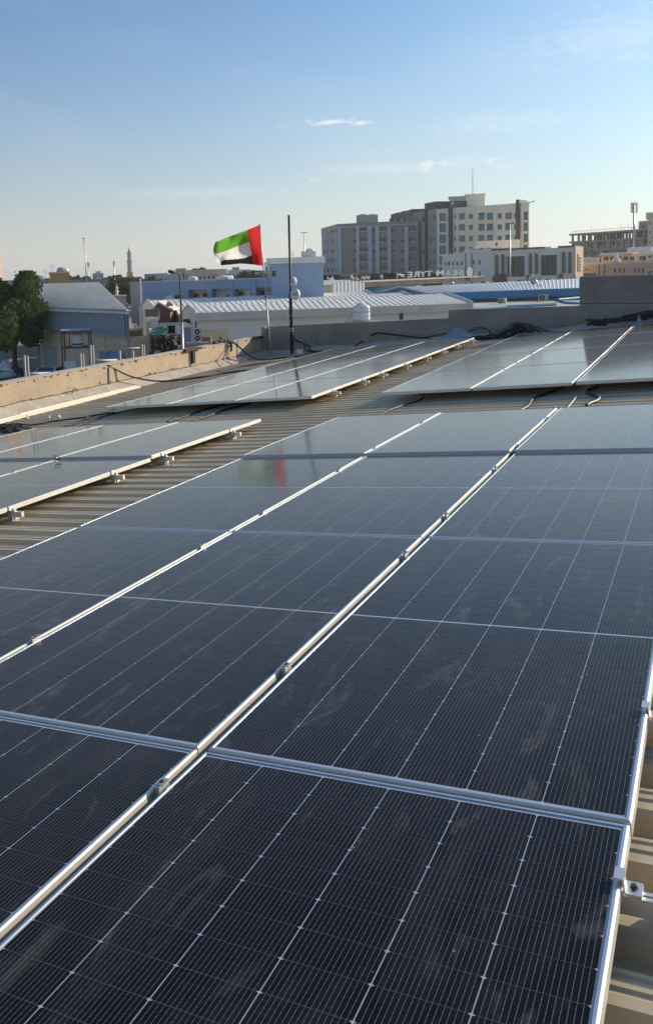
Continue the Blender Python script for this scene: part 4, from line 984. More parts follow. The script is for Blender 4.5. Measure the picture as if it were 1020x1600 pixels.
# green sheet
mb = MB(); n = 10; A_, B_ = at(229, 519, 59.6), at(251, 521, 59.6)
for i in range(n):
    for j in range(3):
        def q(i, j): return A_.lerp(B_, i / n) + Vector((0, j * .4, .06 * noise.noise(Vector((i * .9, j * 2., 0))) + .12 * j - .1))
        mb.face([q(i, j), q(i + 1, j), q(i + 1, j + 1), q(i, j + 1)])
tag(mb.build('green_sheet', M_GREEN), 'small green tarpaulin sheet lying on the junk rack', 'tarpaulin')
# boxed window air conditioner / metal box
Fb = Fac(246, 61.6, 276, 61.3); zb = Fb.sz(260, 523)[1]; zt = Fb.sz(260, 507)[1]
mbx = thing('metal_box', Fb.P(0, zb), 'pale metal cabinet with a dark opening standing above the junk rack', 'cabinet')
mb = MB(); hl = [Fb.rect(261, 510, 274, 523)]; h = hl[0]; hl = [(h[0], h[1], zb + .06, zt - .08), (Fb.rect(250, 510, 255, 520)[0], Fb.rect(250, 510, 255, 520)[1], zb + .1, zt - .15)]
holed(mb, Fb, 0, Fb.W, zb, zt, hl, .4); mb.face([Fb.P(Fb.W, zb), Fb.P(Fb.W, zb, -1), Fb.P(Fb.W, zt, -1), Fb.P(Fb.W, zt)]); mb.build('shell', M_CREAM, mbx)
mb = MB(); Fb.box(mb, -.1, Fb.W + .1, zt, zt + .07, .1, -1); mb.build('top', M_GALV, mbx)
mb = MB()
for h in hl: Fb.box(mb, h[0], h[1], h[2], h[3], -.41, -.45)
mb.build('opening', M_DARKO, mbx)  # dark sheets painted as the cabinet's shaded inside
# brown gabled shed front
Fg = Fac(240, 69, 264, 68.8); sh = thing('shed', Fg.P(0, GZ), 'small shed with a dark red brown gable between white gables', 'shed')
z_e = Fg.sz(241, 484)[1]; z_p = Fg.sz(248, 473.5)[1]; sp = Fg.sz(248, 473)[0]
mb = MB(); mb.face([Fg.P(0, GZ), Fg.P(Fg.W, GZ), Fg.P(Fg.W, z_e), Fg.P(sp, z_p), Fg.P(0, z_e)]); mb.face([Fg.P(Fg.W, GZ), Fg.P(Fg.W, GZ, -3), Fg.P(Fg.W, z_e, -3), Fg.P(Fg.W, z_e)]); mb.build('gable_wall', M_BROWNR, sh)
mb = MB()
for (a0, a1, za, zb_) in ((-.2, sp, z_e, z_p), (sp, Fg.W + .3, z_p, z_e - .1)):
    mb.hexa([Fg.P(a0, za, .15), Fg.P(a1, zb_, .15), Fg.P(a1, zb_, -3), Fg.P(a0, za, -3), Fg.P(a0, za + .12, .15), Fg.P(a1, zb_ + .12, .15), Fg.P(a1, zb_ + .12, -3), Fg.P(a0, za + .12, -3)])
mb.build('roof', M_ROOFW, sh)
h = Fg.rect(241, 486, 250, 500); mb = MB(); Fg.box(mb, h[0], h[1], h[2], h[3], .05, .0); mb.build('panel', M_BEIGE, sh)
p = Fg.P(Fg.W * 1.05, Fg.sz(263, 478)[1], .5); mb = MB(); 
for k in range(5): mb.box(p + Vector((random.uniform(-.2, .2), 0, random.uniform(0, .5))), (.25, .1, .2), random.uniform(0, 1))
tag(mb.build('broken_panel', mat('orange_scrap', (.5, .25, .18), .8)), 'small orange scrap on the ridge beside the brown gable', 'scrap')

# ---- white multi gabled warehouse
wh = thing('warehouse', at(305, 540, 61).xy.to_3d() + Vector((0, 0, GZ)), 'long off white warehouse with three parallel pale metal gable roofs', 'warehouse')
def roofslope(name, rA, rB, eA, eB, n, m=M_ROOFW, rt=wh, hgt=.04):
    mb = MB()
    for i in range(n):
        up = Vector((0, 0, hgt)); ts = [i / n, (i + .18) / n, (i + .26) / n, (i + .92) / n, (i + 1) / n]; us = [1, 1, 0, 0, 1]
        for k in range(4): mb.face([eA.lerp(eB, ts[k]) + up * us[k], eA.lerp(eB, ts[k + 1]) + up * us[k + 1], rA.lerp(rB, ts[k + 1]) + up * us[k + 1], rA.lerp(rB, ts[k]) + up * us[k]])
    return mb.build(name, m, rt)
r1L, r1R = at(293.6, 479, 66), at(695, 458.4, 82); e1L, e1R = at(305, 488.5, 61.5), at(737, 473, 67)
r2L, r2R = at(267.5, 475.7, 73), at(629, 457.2, 90); r3L, r3R = at(231, 469.5, 88), at(573, 455.2, 104)
v1L = (r1L + r2L) / 2 + Vector((0, 0, -.9)); v1R = (r1R + r2R) / 2 + Vector((0, 0, -.8)); v2L = (r2L + r3L) / 2 + Vector((0, 0, -1)); v2R = (r2R + r3R) / 2 + Vector((0, 0, -.9))
roofslope('roof_slope', r1L, r1R, e1L, e1R, 46); roofslope('roof_slope', v1L, v1R, r1L, r1R, 46); roofslope('roof_slope', r2L, r2R, v1L, v1R, 50); roofslope('roof_slope', v2L, v2R, r2L, r2R, 50); roofslope('roof_slope', r3L, r3R, v2L, v2R, 50)
bk3 = r3L - v2L; bk3.z = -abs(bk3.z); roofslope('roof_slope', r3L + bk3, r3R + bk3, r3L, r3R, 50)
def gable(p, a, b, m, nm='gable_wall'):
    mb = MB(); mb.face([Vector((a.x, a.y, GZ)), Vector((b.x, b.y, GZ)), b, p, a]); return mb.build(nm, m, wh)
gable(r1L, v1L, e1L, M_CREAM); gable(r2L, v2L, v1L, M_WALLW); gable(r3L, r3L + bk3, v2L, M_WALLW); gable(r1R, e1R, v1R, M_WALLW); gable(r2R, v1R, v2R, M_WALLW); gable(r3R, v2R, r3R + bk3, M_WALLW)
for (p, a, b) in ((r1L, v1L, e1L), (r2L, v2L, v1L), (r3L, r3L + bk3, v2L), (r1R, v1R, e1R), (r2R, v2R, v1R), (r3R, r3R + bk3, v2R)):
    mb = MB(); mb.tube([a + Vector((0, 0, .08)), p + Vector((0, 0, .12)), b + Vector((0, 0, .08))], .11, 4); mb.build('verge_trim', M_WALLW, wh)
# ribbed eave fascia and wall
dl = Vector((0, 0, -.55)); out_ = Vector((0.15, -.35, 0))
mb = MB(); n = 150
for i in range(n):
    t0, t1, t2 = i / n, (i + .5) / n, (i + 1) / n; o2 = out_ * 1.22
    a, b, c = (e1L.lerp(e1R, t) for t in (t0, t1, t2))
    mb.face([a + out_, b + out_, b + out_ + dl, a + out_ + dl]); mb.face([b + o2, c + o2, c + o2 + dl, b + o2 + dl]); mb.face([b + out_, b + o2, b + o2 + dl, b + out_ + dl]); mb.face([c + o2, c + out_, c + out_ + dl, c + o2 + dl])
    mb.face([a, c, c + o2, a + o2])
mb.build('eave_fascia', M_WALLW, wh)
FWh = Fac(305, 61.5, 737, 67); sB = FWh.rect(357, 500, 358, 510)[0]
ztw = e1L.z - .1
mb = MB(); mb.face([FWh.P(sB, GZ), FWh.P(FWh.W, GZ), FWh.P(FWh.W, e1R.z), FWh.P(sB, ztw)]); mb.build('white_wall', mat('white_render', (.76, .73, .67), .85, 0, .05, .3, dirt=((.62, .6, .55), .3, .4)), wh)
mb = MB(); mb.face([FWh.P(0, GZ), FWh.P(sB, GZ), FWh.P(sB, ztw), FWh.P(0, ztw)]); mb.build('beige_wall', M_BEIGE, wh)
mb = MB(); FWh.box(mb, sB - .02, FWh.W, ztw - 4.9, ztw - 4.3, .05, 0); FWh.box(mb, 0, sB, ztw - 1.1, ztw - .45, .03, 0); mb.build('wall_band', M_WALLW, wh)
for k, u in enumerate((341, 624)): 
    a = FWh.rect(u, 487, u + 2, 495); mb = MB(); FWh.box(mb, a[0], a[1] + .12, a[2] - .2, a[3] - .1, .12, .0); mb.build('wall_lamp', M_DGREY, wh)
# side strip in front of gable wall, double fan unit and box
p = at(309, 537, 58); p.z = at(309, 534, 58).z
ac_unit(p, facecam(p), 'tall white air conditioner with two fans behind the ochre parapet', True, .66, None)
mb = MB(); mb.box(p + Vector((0, 0, -.1)), (1.5, .8, .12), facecam(p)); mb.b2(p.x - .7, p.x + .7, p.y - .3, p.y + .3, GZ, p.z - .16); tag(mb.build('plinth', M_CONC), 'concrete plinth under the tall air conditioner', 'plinth')
Fc = Fac(285, 64.6, 305, 64.3); mb = MB(); zz = Fc.sz(300, 512)[1]
Fc.box(mb, 0, Fc.W, GZ, zz, 0, -1.5); tag(mb.build('low_shed', M_GREYM), 'low grey lean-to shed behind the street lamp', 'shed')
mb = MB(); mb.hexa([Fc.P(0, zz + .5, .2), Fc.P(Fc.W + .3, zz, .2), Fc.P(Fc.W + .3, zz, -2), Fc.P(0, zz + .5, -2), Fc.P(0, zz + .62, .2), Fc.P(Fc.W + .3, zz + .1, .2), Fc.P(Fc.W + .3, zz + .1, -2), Fc.P(0, zz + .62, -2)]); tag(mb.build('lean_to_roof', M_DARKJ), 'dark sloping sheet roof of the lean-to behind the street lamp', 'roof')
p = at(323, 533, 59); mb = MB(); mb.box(p, (.65, .5, .6), .4); tag(mb.build('carton', M_BRICK), 'brown box right of the tall air conditioner', 'box')
mb = MB(); a, b_, c = at(341, 541, 30), at(345, 527, 30), at(352, 541, 30); mb.tube(smooth([a, b_, c]), .02, 5); tag(mb.build('wire_loop', M_DARKJ), 'thin wire loop above the ochre parapet', 'wire')
# dots of fixtures along white wall: water tank on concrete plinth
ptk = at(564.5, 500, 40); ptk.z = at(564.5, 501.5, 40).z
tk = thing('water_tank', ptk, 'white round plastic water tank with a ribbed body beyond the far parapet', 'water tank')
k_ = 40 / F_; R0 = 13 * k_; Ht = 26 * k_
mb = MB(); mb.lathe(ptk, [(R0, 0), (R0, Ht * .22), (R0 * .97, Ht * .24), (R0, Ht * .27), (R0, Ht * .48), (R0 * .97, Ht * .5), (R0, Ht * .53), (R0 * 1.0, Ht * .74), (R0 * .96, Ht * .84), (R0 * .6, Ht * .96)], 28); mb.build('body', M_WHITE, tk, True)
mb = MB(); mb.lathe(ptk + Vector((0, 0, Ht * .95)), [(R0 * .45, 0), (R0 * .45, .06), (R0 * .2, .1)], 16); mb.build('lid', M_WHITE, tk)
mb = MB(); mb.tube([ptk + Vector((R0 * .5, 0, Ht)), ptk + Vector((R0 * 1.15, 0, Ht)), ptk + Vector((R0 * 1.15, 0, 0))], .02, 6); mb.tube([ptk + Vector((-R0 - .02, 0, Ht * .35)), ptk + Vector((-R0 * 1.5, 0, Ht * .1)), ptk + Vector((-R0 * 1.9, 0, 0))], .02, 6); mb.build('pipe', M_GALV, tk)
mb = MB(); b2_ = ptk + Vector((0, 0, -.06)); mb.box(b2_, (R0 * 3.4, R0 * 2.4, .10)); mb.b2(b2_.x - R0 * 1.6, b2_.x + R0 * 1.6, b2_.y - R0, b2_.y + R0, GZ, b2_.z - .05)
tag(mb.build('plinth', M_CONC), 'concrete base carrying the white water tank beyond the far parapet', 'plinth')
rl = thing('railing', ptk + Vector((R0 * 1.4, 0, -.1)), 'thin pipe railing around the white water tank', 'railing')
mb = MB(); a = ptk + Vector((-R0 * .8, -R0 * 1.1, 0)); b_ = ptk + Vector((R0 * 1.6, -R0 * 1.1, 0)); hh = Vector((0, 0, Ht * .55))
for t in (.0, .45, 1): mb.tube([a.lerp(b_, t), a.lerp(b_, t) + hh], .012, 5)
mb.build('post', M_GALV, rl); mb = MB(); mb.tube([a + hh, b_ + hh], .012, 5); mb.build('top_rail', M_GALV, rl)

# street lamp
p = at(286.5, 560, 55); p.z = GZ; tp = at(281.2, 428.5, 55)
sl_ = thing('street_lamp', p, 'tall grey street lamp with a single arm in front of the white gables', 'street lamp')
mb = MB(); mb.tube([p, p + (tp - p) * .62], .085, 8); mb.build('lower_pole', M_GALV, sl_, True)
mb = MB(); mb.tube([p + (tp - p) * .62, tp], .06, 8); mb.build('upper_pole', M_DGREY, sl_, True)
la = at(263, 423.6, 55); mb = MB(); mb.tube([tp, tp + Vector((0, 0, .08)), la.lerp(tp, .4)], .035, 6); mb.build('arm', M_GALV, sl_)
mb = MB(); c = la.lerp(tp, .25); dv = (la - tp).normalized(); mb.tube([tp.lerp(la, .45), la.lerp(tp, .25), la], [.05, .12, .08], 8); mb.build('lamp_head', M_DARKJ, sl_, True)

# ---- long pale blue building
F2 = Fac(221, 108, 431, 100)
zB = -.02 + F2.sz(330, 437.2)[1]
hs = [F2.rect(295, 453, 325, 470), F2.rect(331, 451, 363, 470), F2.rect(366, 451, 396, 470), F2.rect(400, 449, 432, 470)]
hs = [(a, b - .02, min(c, zB - 3.4), dd) for a, b, c, dd in hs]
bb = building('blue_building', 'long pale blue building with recessed balconies behind the white gables', 'building', F2, zB, 9, M_BLUE, hs, M_WALLW, rev=1.2, frames=False, win='balcony_wall')
for k, (u0, v0, u1, v1) in enumerate(((296, 459, 305, 465), (310, 458, 321, 464), (367, 456, 376, 462), (385, 458, 390, 462), (346, 461, 358, 464), (401, 454, 413, 461), (417, 453, 428, 461))):
    a = F2.rect(u0, v0, u1, v1); mb = MB(); F2.box(mb, a[0], a[1], a[2], a[3], -1.12, -1.17); mb.build('window', M_GLASS, bb)
for k, u in enumerate((362, 396, 399)):
    a = F2.rect(u - 1.5, 440, u + 1.5, 460); mb = MB(); F2.box(mb, a[0], a[1], GZ, zB - .3, .12, .003); mb.build('pilaster', M_BLUE, bb)
a = F2.rect(262, 462, 274, 468); mb = MB(); F2.box(mb, a[0], a[1], a[2], a[3], .6, .01); mb.build('cabinet', M_WALLW, bb)
a = F2.rect(274, 461, 286, 468); mb = MB(); F2.box(mb, a[0], a[1], a[2], a[3], .04, -.02); mb.build('window', M_GLASS, bb)
F3 = Fac(424, 95, 505, 93.5); z3 = F3.sz(465, 411.5)[1]; zt3 = F3.sz(465, 402)[1]
bt = building('blue_block', 'taller pale blue block with a white top band, right of the blue building', 'building', F3, z3, 8, M_BLUE, [F3.rect(424.8, 423, 431, 432)], None)
mb = MB(); q4 = [F3.P(-.4, 0, .35), F3.P(F3.W + .3, 0, .35), F3.P(F3.W + .3, 0, .35) + (F3.P(F3.W, 0) - CAM).xy.to_3d().normalized() * 7, F3.P(-.4, 0, .35) + (F3.P(F3.W, 0) - CAM).xy.to_3d().normalized() * 7]; mb.hexa([p + Vector((0, 0, z3 + .02)) for p in q4] + [p + Vector((0, 0, zt3)) for p in q4]); mb.build('roof_band', M_WALLW, bt)
c = F3.P(F3.W * .55, zt3, -4); mb = MB(); mb.box(c + Vector((0, 0, .35)), (1.6, 1.2, .7), .4); mb.lathe(c + Vector((.2, 0, .7)), [(.5, 0), (.45, .2), (.2, .3)], 12); tag(mb.build('roof_tank', M_WALLW), 'low white tank housing on the roof of the blue block', 'tank')
mb = MB(); c = F3.P(F3.W * .25, zt3, -3)
for x in (-.25, .25): mb.tube([c + Vector((x, 0, 0)), c + Vector((x, 0, .75))], .03, 5)
for z in (.3, .6): mb.tube([c + Vector((-.25, 0, z)), c + Vector((.25, 0, z))], .025, 5)
tag(mb.build('ladder', M_WALLW), 'short white ladder on the roof of the blue block', 'ladder')
for k, (u, v, s_) in enumerate(((301, 436.5, 1.6), (350, 436, 2.6), (359, 435.5, 1.2))):
    D_ = 103; c = at(u, v, D_); c.z = zB; mb = MB(); mb.lathe(c, [(.35 * s_, 0), (.38 * s_, .25), (.3 * s_, .42), (.1 * s_, .5)], 12); tag(mb.build('roof_tank', M_WHITE), 'low white tank on the blue building roof, %s one' % ['left', 'middle', 'right'][k], 'tank', 'tanks on the blue building')

# ---- blue fascia warehouse at right
bw_ = thing('warehouse', at(665, 520, 105).xy.to_3d() + Vector((0, 0, GZ)), 'wide warehouse with pale blue roof and a strong blue fascia beyond the middle wall', 'warehouse')
rA, rB = at(625, 448.8, 112), at(1010, 430, 140); eA, eB = at(664, 458.4, 105), at(1010, 446.2, 112)
roofslope('roof_slope', rA, rB, eA, eB, 60, M_ROOFB, bw_, .05)
mb = MB(); dl = Vector((0, 0, -.85)); mb.hexa([eA + dl, eB + dl, eB + dl + Vector((0, .1, 0)), eA + dl + Vector((0, .1, 0)), eA + Vector((0, 0, -.02)), eB + Vector((0, 0, -.02)), eB + Vector((0, .1, -.02)), eA + Vector((0, .1, -.02))]); mb.build('blue_fascia', M_BLUED, bw_)
mb = MB(); o = Vector((0, .3, 0)); mb.face([Vector((eA.x, eA.y + .3, GZ)), Vector((eB.x, eB.y + .3, GZ)), eB + o + dl, eA + o + dl]); mb.build('lower_wall', M_DGREY, bw_)
lfA = at(568, 462, 128); pk = rA
mb = MB(); mb.face([Vector((eA.x, eA.y, GZ)), eA, pk, at(595, 456.5, 122), Vector((at(595, 456, 122).x, at(595, 456, 122).y, GZ))]); mb.build('blue_gable', mat('mid_blue_cladding', (.045, .17, .33), .6, 0, .08, 1), bw_)
mb = MB(); mb.tube([at(595, 456.5, 122) + Vector((0, 0, .05)), pk + Vector((0, 0, .1)), eA + Vector((0, 0, .1))], .10, 4); mb.build('verge_trim', M_ROOFB, bw_)
mb = MB(); ql = at(566, 449, 150); qr = at(650, 446, 158); mb.hexa([(ql.x, ql.y, GZ), (qr.x, qr.y, GZ), (qr.x, qr.y + 3, GZ), (ql.x, ql.y + 3, GZ), ql, qr, qr + Vector((0, 3, 0)), ql + Vector((0, 3, 0))]); tag(mb.build('blue_wall', M_BLUED), 'strong blue wall below the rusty canopy', 'wall')
# lower flat roofs with AC
zr = at(800, 480, 84).z
a, b_, c, dd = at(600, 487, 70), at(1000, 478, 74), at(1000, 466, 108), at(640, 468.5, 103)
fr_ = thing('flat_roof_building', (a.x, a.y, GZ), 'low building with a pale flat roof in front of the blue fascia warehouse', 'building')
mb = MB(); zz = -2.35; P4 = [Vector((q.x, q.y, zz)) for q in (atz(640, 486, zz), atz(1010, 480, zz), atz(1010, 462.5, zz), atz(700, 470.5, zz))]
mb.hexa([Vector((q.x, q.y, GZ)) for q in P4] + P4); mb.build('roof', mat('dusty_flat_roof', (.44, .41, .37), .9, 0, .12, .3, dirt=((.25, .24, .22), .3, .8)), fr_)
mb = MB(); a1, b1 = atz(735, 482.5, zz), atz(905, 474.5, zz); a2, b2 = atz(760, 480, zz), atz(870, 472, zz)
mb.tube([atz(738, 483, zz + .1), atz(790, 479.5, zz + .1), atz(868, 476, zz + .1)], .16, 4); mb.build('blue_kerb', M_BLUED, fr_)
mb = MB(); mb.tube([atz(872, 468, zz + .3), atz(905, 465, zz + .3)], .12, 4); mb.tube([atz(860, 466, zz + .1), atz(885, 473, zz + .1), atz(905, 474, zz + .1)], .1, 4); mb.build('duct', M_BLUED, fr_)
for k, (u, v, sc, lb) in enumerate(((784.5, 475, 1.0, 'white air conditioner on the pale flat roof, leftmost'), (848, 471, 1.15, 'white air conditioner on the pale flat roof, middle one with clear fan'), (861, 467, 1.0, 'white air conditioner on the pale flat roof, rightmost by the blue fascia'))):
    p = atz(u, v, zz); ac_unit(p, facecam(p) + (-.5, .1, .5)[k], lb, False, sc * .85 * (p - CAM).length / 95)
# roof vents
for k, (u, v, vb, sc) in enumerate(((833, 439, 447.5, 1.0), (704, 441, 449, .8))):
    D_ = 118; c = at(u, vb, D_); vt = thing('roof_vent', c, ('large', 'small')[k] + ' metal ventilation cowl on the pale blue roof', 'vent', 'cowls on the pale blue roof')
    mb = MB(); mb.box(c + Vector((0, 0, .08)), (1.1 * sc, 1.0 * sc, .16), .3); mb.build('base', M_ROOFB, vt)
    mb = MB(); mb.lathe(c + Vector((0, 0, .16)), [(.26 * sc, 0), (.26 * sc, .25 * sc), (.45 * sc, .35 * sc), (.48 * sc, .55 * sc), (.3 * sc, .75 * sc), (.05, .8 * sc)], 14); mb.build('cowl', M_GALV, vt, True)
    mb = MB(); mb.box(c + Vector((-.1, 0, 1.05 * sc)), (.85 * sc, .6 * sc, .5 * sc), .3); mb.build('cooler_box', M_WHITEP, vt)
mb = MB(); mb.tube([at(838, 443, 117), at(846, 449, 112), at(850, 456, 110), at(851, 462, 110)], .04, 5); tag(mb.build('pipe', M_GALV), 'thin pale pipe running down the roof to the air conditioners', 'pipe')
random.seed(4)
for k in range(9):
    u = 757 + k * 17 + random.uniform(-3, 3); p = at(u, 441.5 - (u - 740) * .033, 143); p.z = at(u, 441.8 - (u - 740) * .035, 143).z - .6
    ac_unit(p, facecam(p) + random.uniform(-.6, .6), 'air conditioner in the row behind the pale blue roof, %s from the left' % ['first', 'second', 'third', 'fourth', 'fifth', 'sixth', 'seventh', 'eighth', 'ninth'][k], k % 3 == 1, 1.15, 'air conditioners behind the pale blue roof')
mb = MB(); mb.slab(at(745, 442, 146), at(1000, 434, 146), at(1000, 433, 160), at(745, 441.5, 160), .3); q = mb.v; 
fb = mb.build('flat_roof', M_CONC2); tag(fb, 'flat roof strip carrying the row of air conditioners', 'roof')
mb = MB()
for u in (778, 784): mb.box(at(u, 436, 142), (1.2, 1, 1.6), .3)
tag(mb.build('dark_cabinet', M_BROWNR), 'dark brown cabinet among the row of air conditioners', 'cabinet')

# ---- rusty canopy with sign letters, and metal block left
F4 = Fac(568.6, 148, 755, 186); z4 = at(568.6, 440.8, 148).z; z4b = at(568.6, 449, 148).z
cn = thing('canopy', F4.P(0, GZ), 'long canopy roof with a rusty brown fascia below the white sign letters', 'canopy')
mb = MB(); n = 30
for i in range(n):
    a0, a1 = F4.W * i / n, F4.W * (i + 1) / n; F4.box(mb, a0, a1 - .04, z4b, z4, .0 + random.uniform(0, .05), -.15)
mb.build('fascia', M_RUST, cn)
mb = MB(); F4.box(mb, -.1, F4.W + .1, z4 - .04, z4 + .1, .12, -9); mb.build('roof', mat('dusty_pink_roof', (.50, .46, .43), .9, 0, .08, .2), cn)
F5 = Fac(505, 138, 568.6, 147); z5 = at(540, 440, 142).z
mb_ = thing('metal_block', F5.P(0, GZ), 'pale metal clad block left of the rusty canopy', 'building')
mb = MB(); n = 22; zA, zB5 = at(507, 447, 138).z, at(568, 440.5, 147).z; zP = at(545, 437, 143).z
def zt5(t): return zA + (zP - zA) * t / .6 if t < .6 else zP + (zB5 - zP) * (t - .6) / .4
for i in range(n):
    a0, a1 = F5.W * i / n, F5.W * (i + 1) / n; o = .06 * (i % 2); mb.face([F5.P(a0, GZ, o), F5.P(a1, GZ, o), F5.P(a1, zt5((i + 1) / n), o), F5.P(a0, zt5(i / n), o)]); mb.face([F5.P(a1, GZ, 0), F5.P(a1, GZ, .06), F5.P(a1, zt5((i + 1) / n), .06), F5.P(a1, zt5((i + 1) / n), 0)])
mb.build('cladding', mat('pale_cladding', (.46, .49, .52), .6, .1, .07, .6), mb_)
mb = MB(); mb.face([F5.P(0, zA, .1), F5.P(F5.W * .6, zP, .1), F5.P(F5.W * .6, zP, -12), F5.P(0, zA, -12)]); mb.face([F5.P(F5.W * .6, zP, .1), F5.P(F5.W, zB5, .1), F5.P(F5.W, zB5, -12), F5.P(F5.W * .6, zP, -12)]); mb.build('roof', M_ROOFW, mb_)
mb = MB(); a = Fac(503, 134, 520, 134); a.box(mb, 0, a.W * .9, GZ, at(510, 445, 134).z, 0, -3); tag(mb.build('wall', M_BEIGE), 'low beige wall between the blue block and the metal block', 'wall')
# sign letters (seen from behind, so mirrored)
sg = thing('roof_sign', F4.P(F4.W * .3, z4 + .1, -8.5), 'white letters SEAM TYRE with a round emblem, seen mirrored from behind', 'sign')
FS = Fac(600, 158, 755, 184)
def letters(txt, u0, u1, vb, vt, nm='letter', mirror=True):
    a = FS.rect(u0, vt, u1, vb); n = len(txt); 
    cu = bpy.data.curves.new('letter', 'FONT'); cu.body = txt; cu.size = 1; cu.extrude = .04; cu.offset = .012
    ob = bpy.data.objects.new('tmp', cu); COL.objects.link(ob); dg = bpy.context.evaluated_depsgraph_get(); me = bpy.data.meshes.new_from_object(ob.evaluated_get(dg)); bpy.data.objects.remove(ob)
    xs = [v.co.x for v in me.vertices]; ys_ = [v.co.y for v in me.vertices]; x0, x1, y0, y1 = min(xs), max(xs), min(ys_), max(ys_)
    mb = MB(); mb.v = []; bs = rootloc(sg)
    for v in me.vertices:
        t = (v.co.x - x0) / (x1 - x0); t = 1 - t if mirror else t
        mb.v.append(tuple(FS.P(a[0] + (a[1] - a[0]) * t, a[2] + (a[3] - a[2]) * (v.co.y - y0) / (y1 - y0), v.co.z * 3)))
    mb.f = [tuple(p.vertices) for p in me.polygons]; mb.m = [0] * len(mb.f); mb.build(nm, M_SIGNW, sg)
def y_(u): return 432.2 - (u - 635) * .055 + 1.2
for ch, u0, u1, k in (('S', 716, 722.5, .8), ('E', 707, 713, .8), ('A', 695.5, 702, .8), ('M', 681, 692, 1), ('T', 665, 674.5, 1), ('Y', 655, 665, 1), ('R', 645, 654.5, 1), ('E', 635.5, 643, 1)):
    letters(ch, u0, u1, y_(u0), y_(u0) - 8.6 * k)
mb = MB()
a = FS.rect(728.5, 420, 737.5, 430); c = FS.P((a[0] + a[1]) / 2, (a[2] + a[3]) / 2, 0); rr = (a[1] - a[0]) / 2
mb.lathe(c, [(rr, -.06), (rr, .06)], 20, FS.n); 
mb.build('round_emblem', M_SIGNW, sg)
mb = MB()
for u in (722, 742): a = FS.rect(u, 426, u + 1, 431); FS.box(mb, a[0], a[1], a[2] - .5, a[3], .05, -.05)
a = FS.rect(724, 430, 744, 431.2); FS.box(mb, a[0], a[1], a[2] - .3, a[3] - .2, .05, -.05); mb.build('support', M_GALV, sg)
# cursive script characters as strokes
def stroke(pts, w=.16):
    mb = MB(); P_ = []
    for (u, v) in pts: s_, z = FS.sz(u, v); P_.append(FS.P(s_, z, 0))
    mb.tube(smooth(P_, 4), w, 6); mb.build('script_character', M_SIGNW, sg)
for pts in ([(620, 434.5), (621, 430), (625, 429), (628, 432), (629, 428.5), (631, 433)], [(619.5, 427), (620.5, 427.6)], [(594, 433), (596, 430), (597, 435)], [(564, 436), (567, 432), (569, 436), (572, 431.5), (575, 435.5), (577, 431)], [(548, 436), (548, 431), (552, 436.5)], [(556, 432), (556, 436.5), (560, 436)], [(512, 437), (512, 431.5)], [(514, 437.5), (517, 435), (521, 437)], [(519, 432), (520, 432.5)]):
    stroke(pts)

# ---- taupe apartment block
F6 = Fac(528, 272, 655, 268); z6 = F6.sz(590, 347)[1]; z6t = F6.sz(590, 345)[1]
rows = [359.5, 376.5, 392, 407, 421.5, 437]
hs = []
for i, v in enumerate(rows):
    for (u0, u1) in ((561.8, 575.2), (593, 605.5), (638.5, 649.5)): hs.append((*F6.rect(u0, v - 5, u1, v + 2.6), M_TAUPEL))
    for (u0, u1) in ((552.5, 556), (582, 586.5), (611.5, 617), (627, 631.5)): hs.append((*F6.rect(u0, v - 2.2, u1, v + 2.2), M_GLASS))
ap = building('apartment_building', 'taupe apartment block with pale blue vertical bands and stacked balconies', 'building', F6, z6, 18, M_TAUPE, hs, None, parapet=1.6, rev=1.0, frames=False, win='recess')
for i, v in enumerate(rows):
    for (u0, u1) in ((561.8, 575.2), (593, 605.5), (638.5, 649.5)):
        a = F6.rect(u0 + 1, v - 3.4, u1 - 1.5 - (i % 2) * 2, v + 1); mb = MB(); F6.box(mb, a[0], a[1], a[2], a[3], -.9, -.97); mb.build('window', M_GLASS, ap)
        a = F6.rect(u0, v + 1.2, u1, v + 2.7); mb = MB(); F6.box(mb, a[0], a[1], a[2], a[3], .15, -.1); mb.build('balcony_rail', M_PILAST, ap)
for (u0, u1) in ((528.4, 533.7), (556.7, 561.7), (575.4, 581.3), (587, 592.8), (605.8, 611), (632.3, 638)):
    a = F6.rect(u0, 353, u1, 440); mb = MB(); F6.box(mb, a[0], a[1], GZ, F6.sz(u0, 353.5)[1], .5, .004); mb.build('pilaster', M_PILAST, ap)
a = F6.rect(534, 352, 655, 353.5); mb = MB(); F6.box(mb, 0, F6.W, a[2], a[3], .55, .004); mb.build('cornice', M_PILAST, ap)
F6b = Fac(503.5, 296, 528, 272); hs = []
for i, v in enumerate(rows):
    for u0 in (506, 511.5, 517.5, 523): hs.append((*F6b.rect(u0, v - 3.5 + .1 * (528 - u0), u0 + 3, v + 3.5), M_GLASS if int(u0) % 2 else M_TAUPEL))
building('side', None, None, F6b, z6, 14, M_TAUPEL, hs, None, root=ap, rev=.5, parapet=1.6, frames=False)
mb = MB()
for u0 in (510, 515.5, 526): a = F6b.rect(u0, 360, u0 + 1.3, 440); F6b.box(mb, a[0], a[1], GZ, z6 - 2, .3, .004)
mb.build('pilaster', M_PILAST, ap)
FP6 = Fac(558, 280, 591.5, 280); z0_ = z6; mb = MB(); FP6.box(mb, 0, FP6.W, z6 - .5, FP6.sz(575, 335.5)[1], 0, -6); mb.build('penthouse', M_TAUPEL, ap)
mb = MB(); FP6.box(mb, 1, 3, FP6.sz(575, 335.5)[1], FP6.sz(575, 334)[1], -1, -3); FP6.box(mb, 4, 5.5, FP6.sz(575, 335.5)[1], FP6.sz(575, 334.3)[1], -1, -3); mb.build('roof_tank', M_TAUPEL, ap)

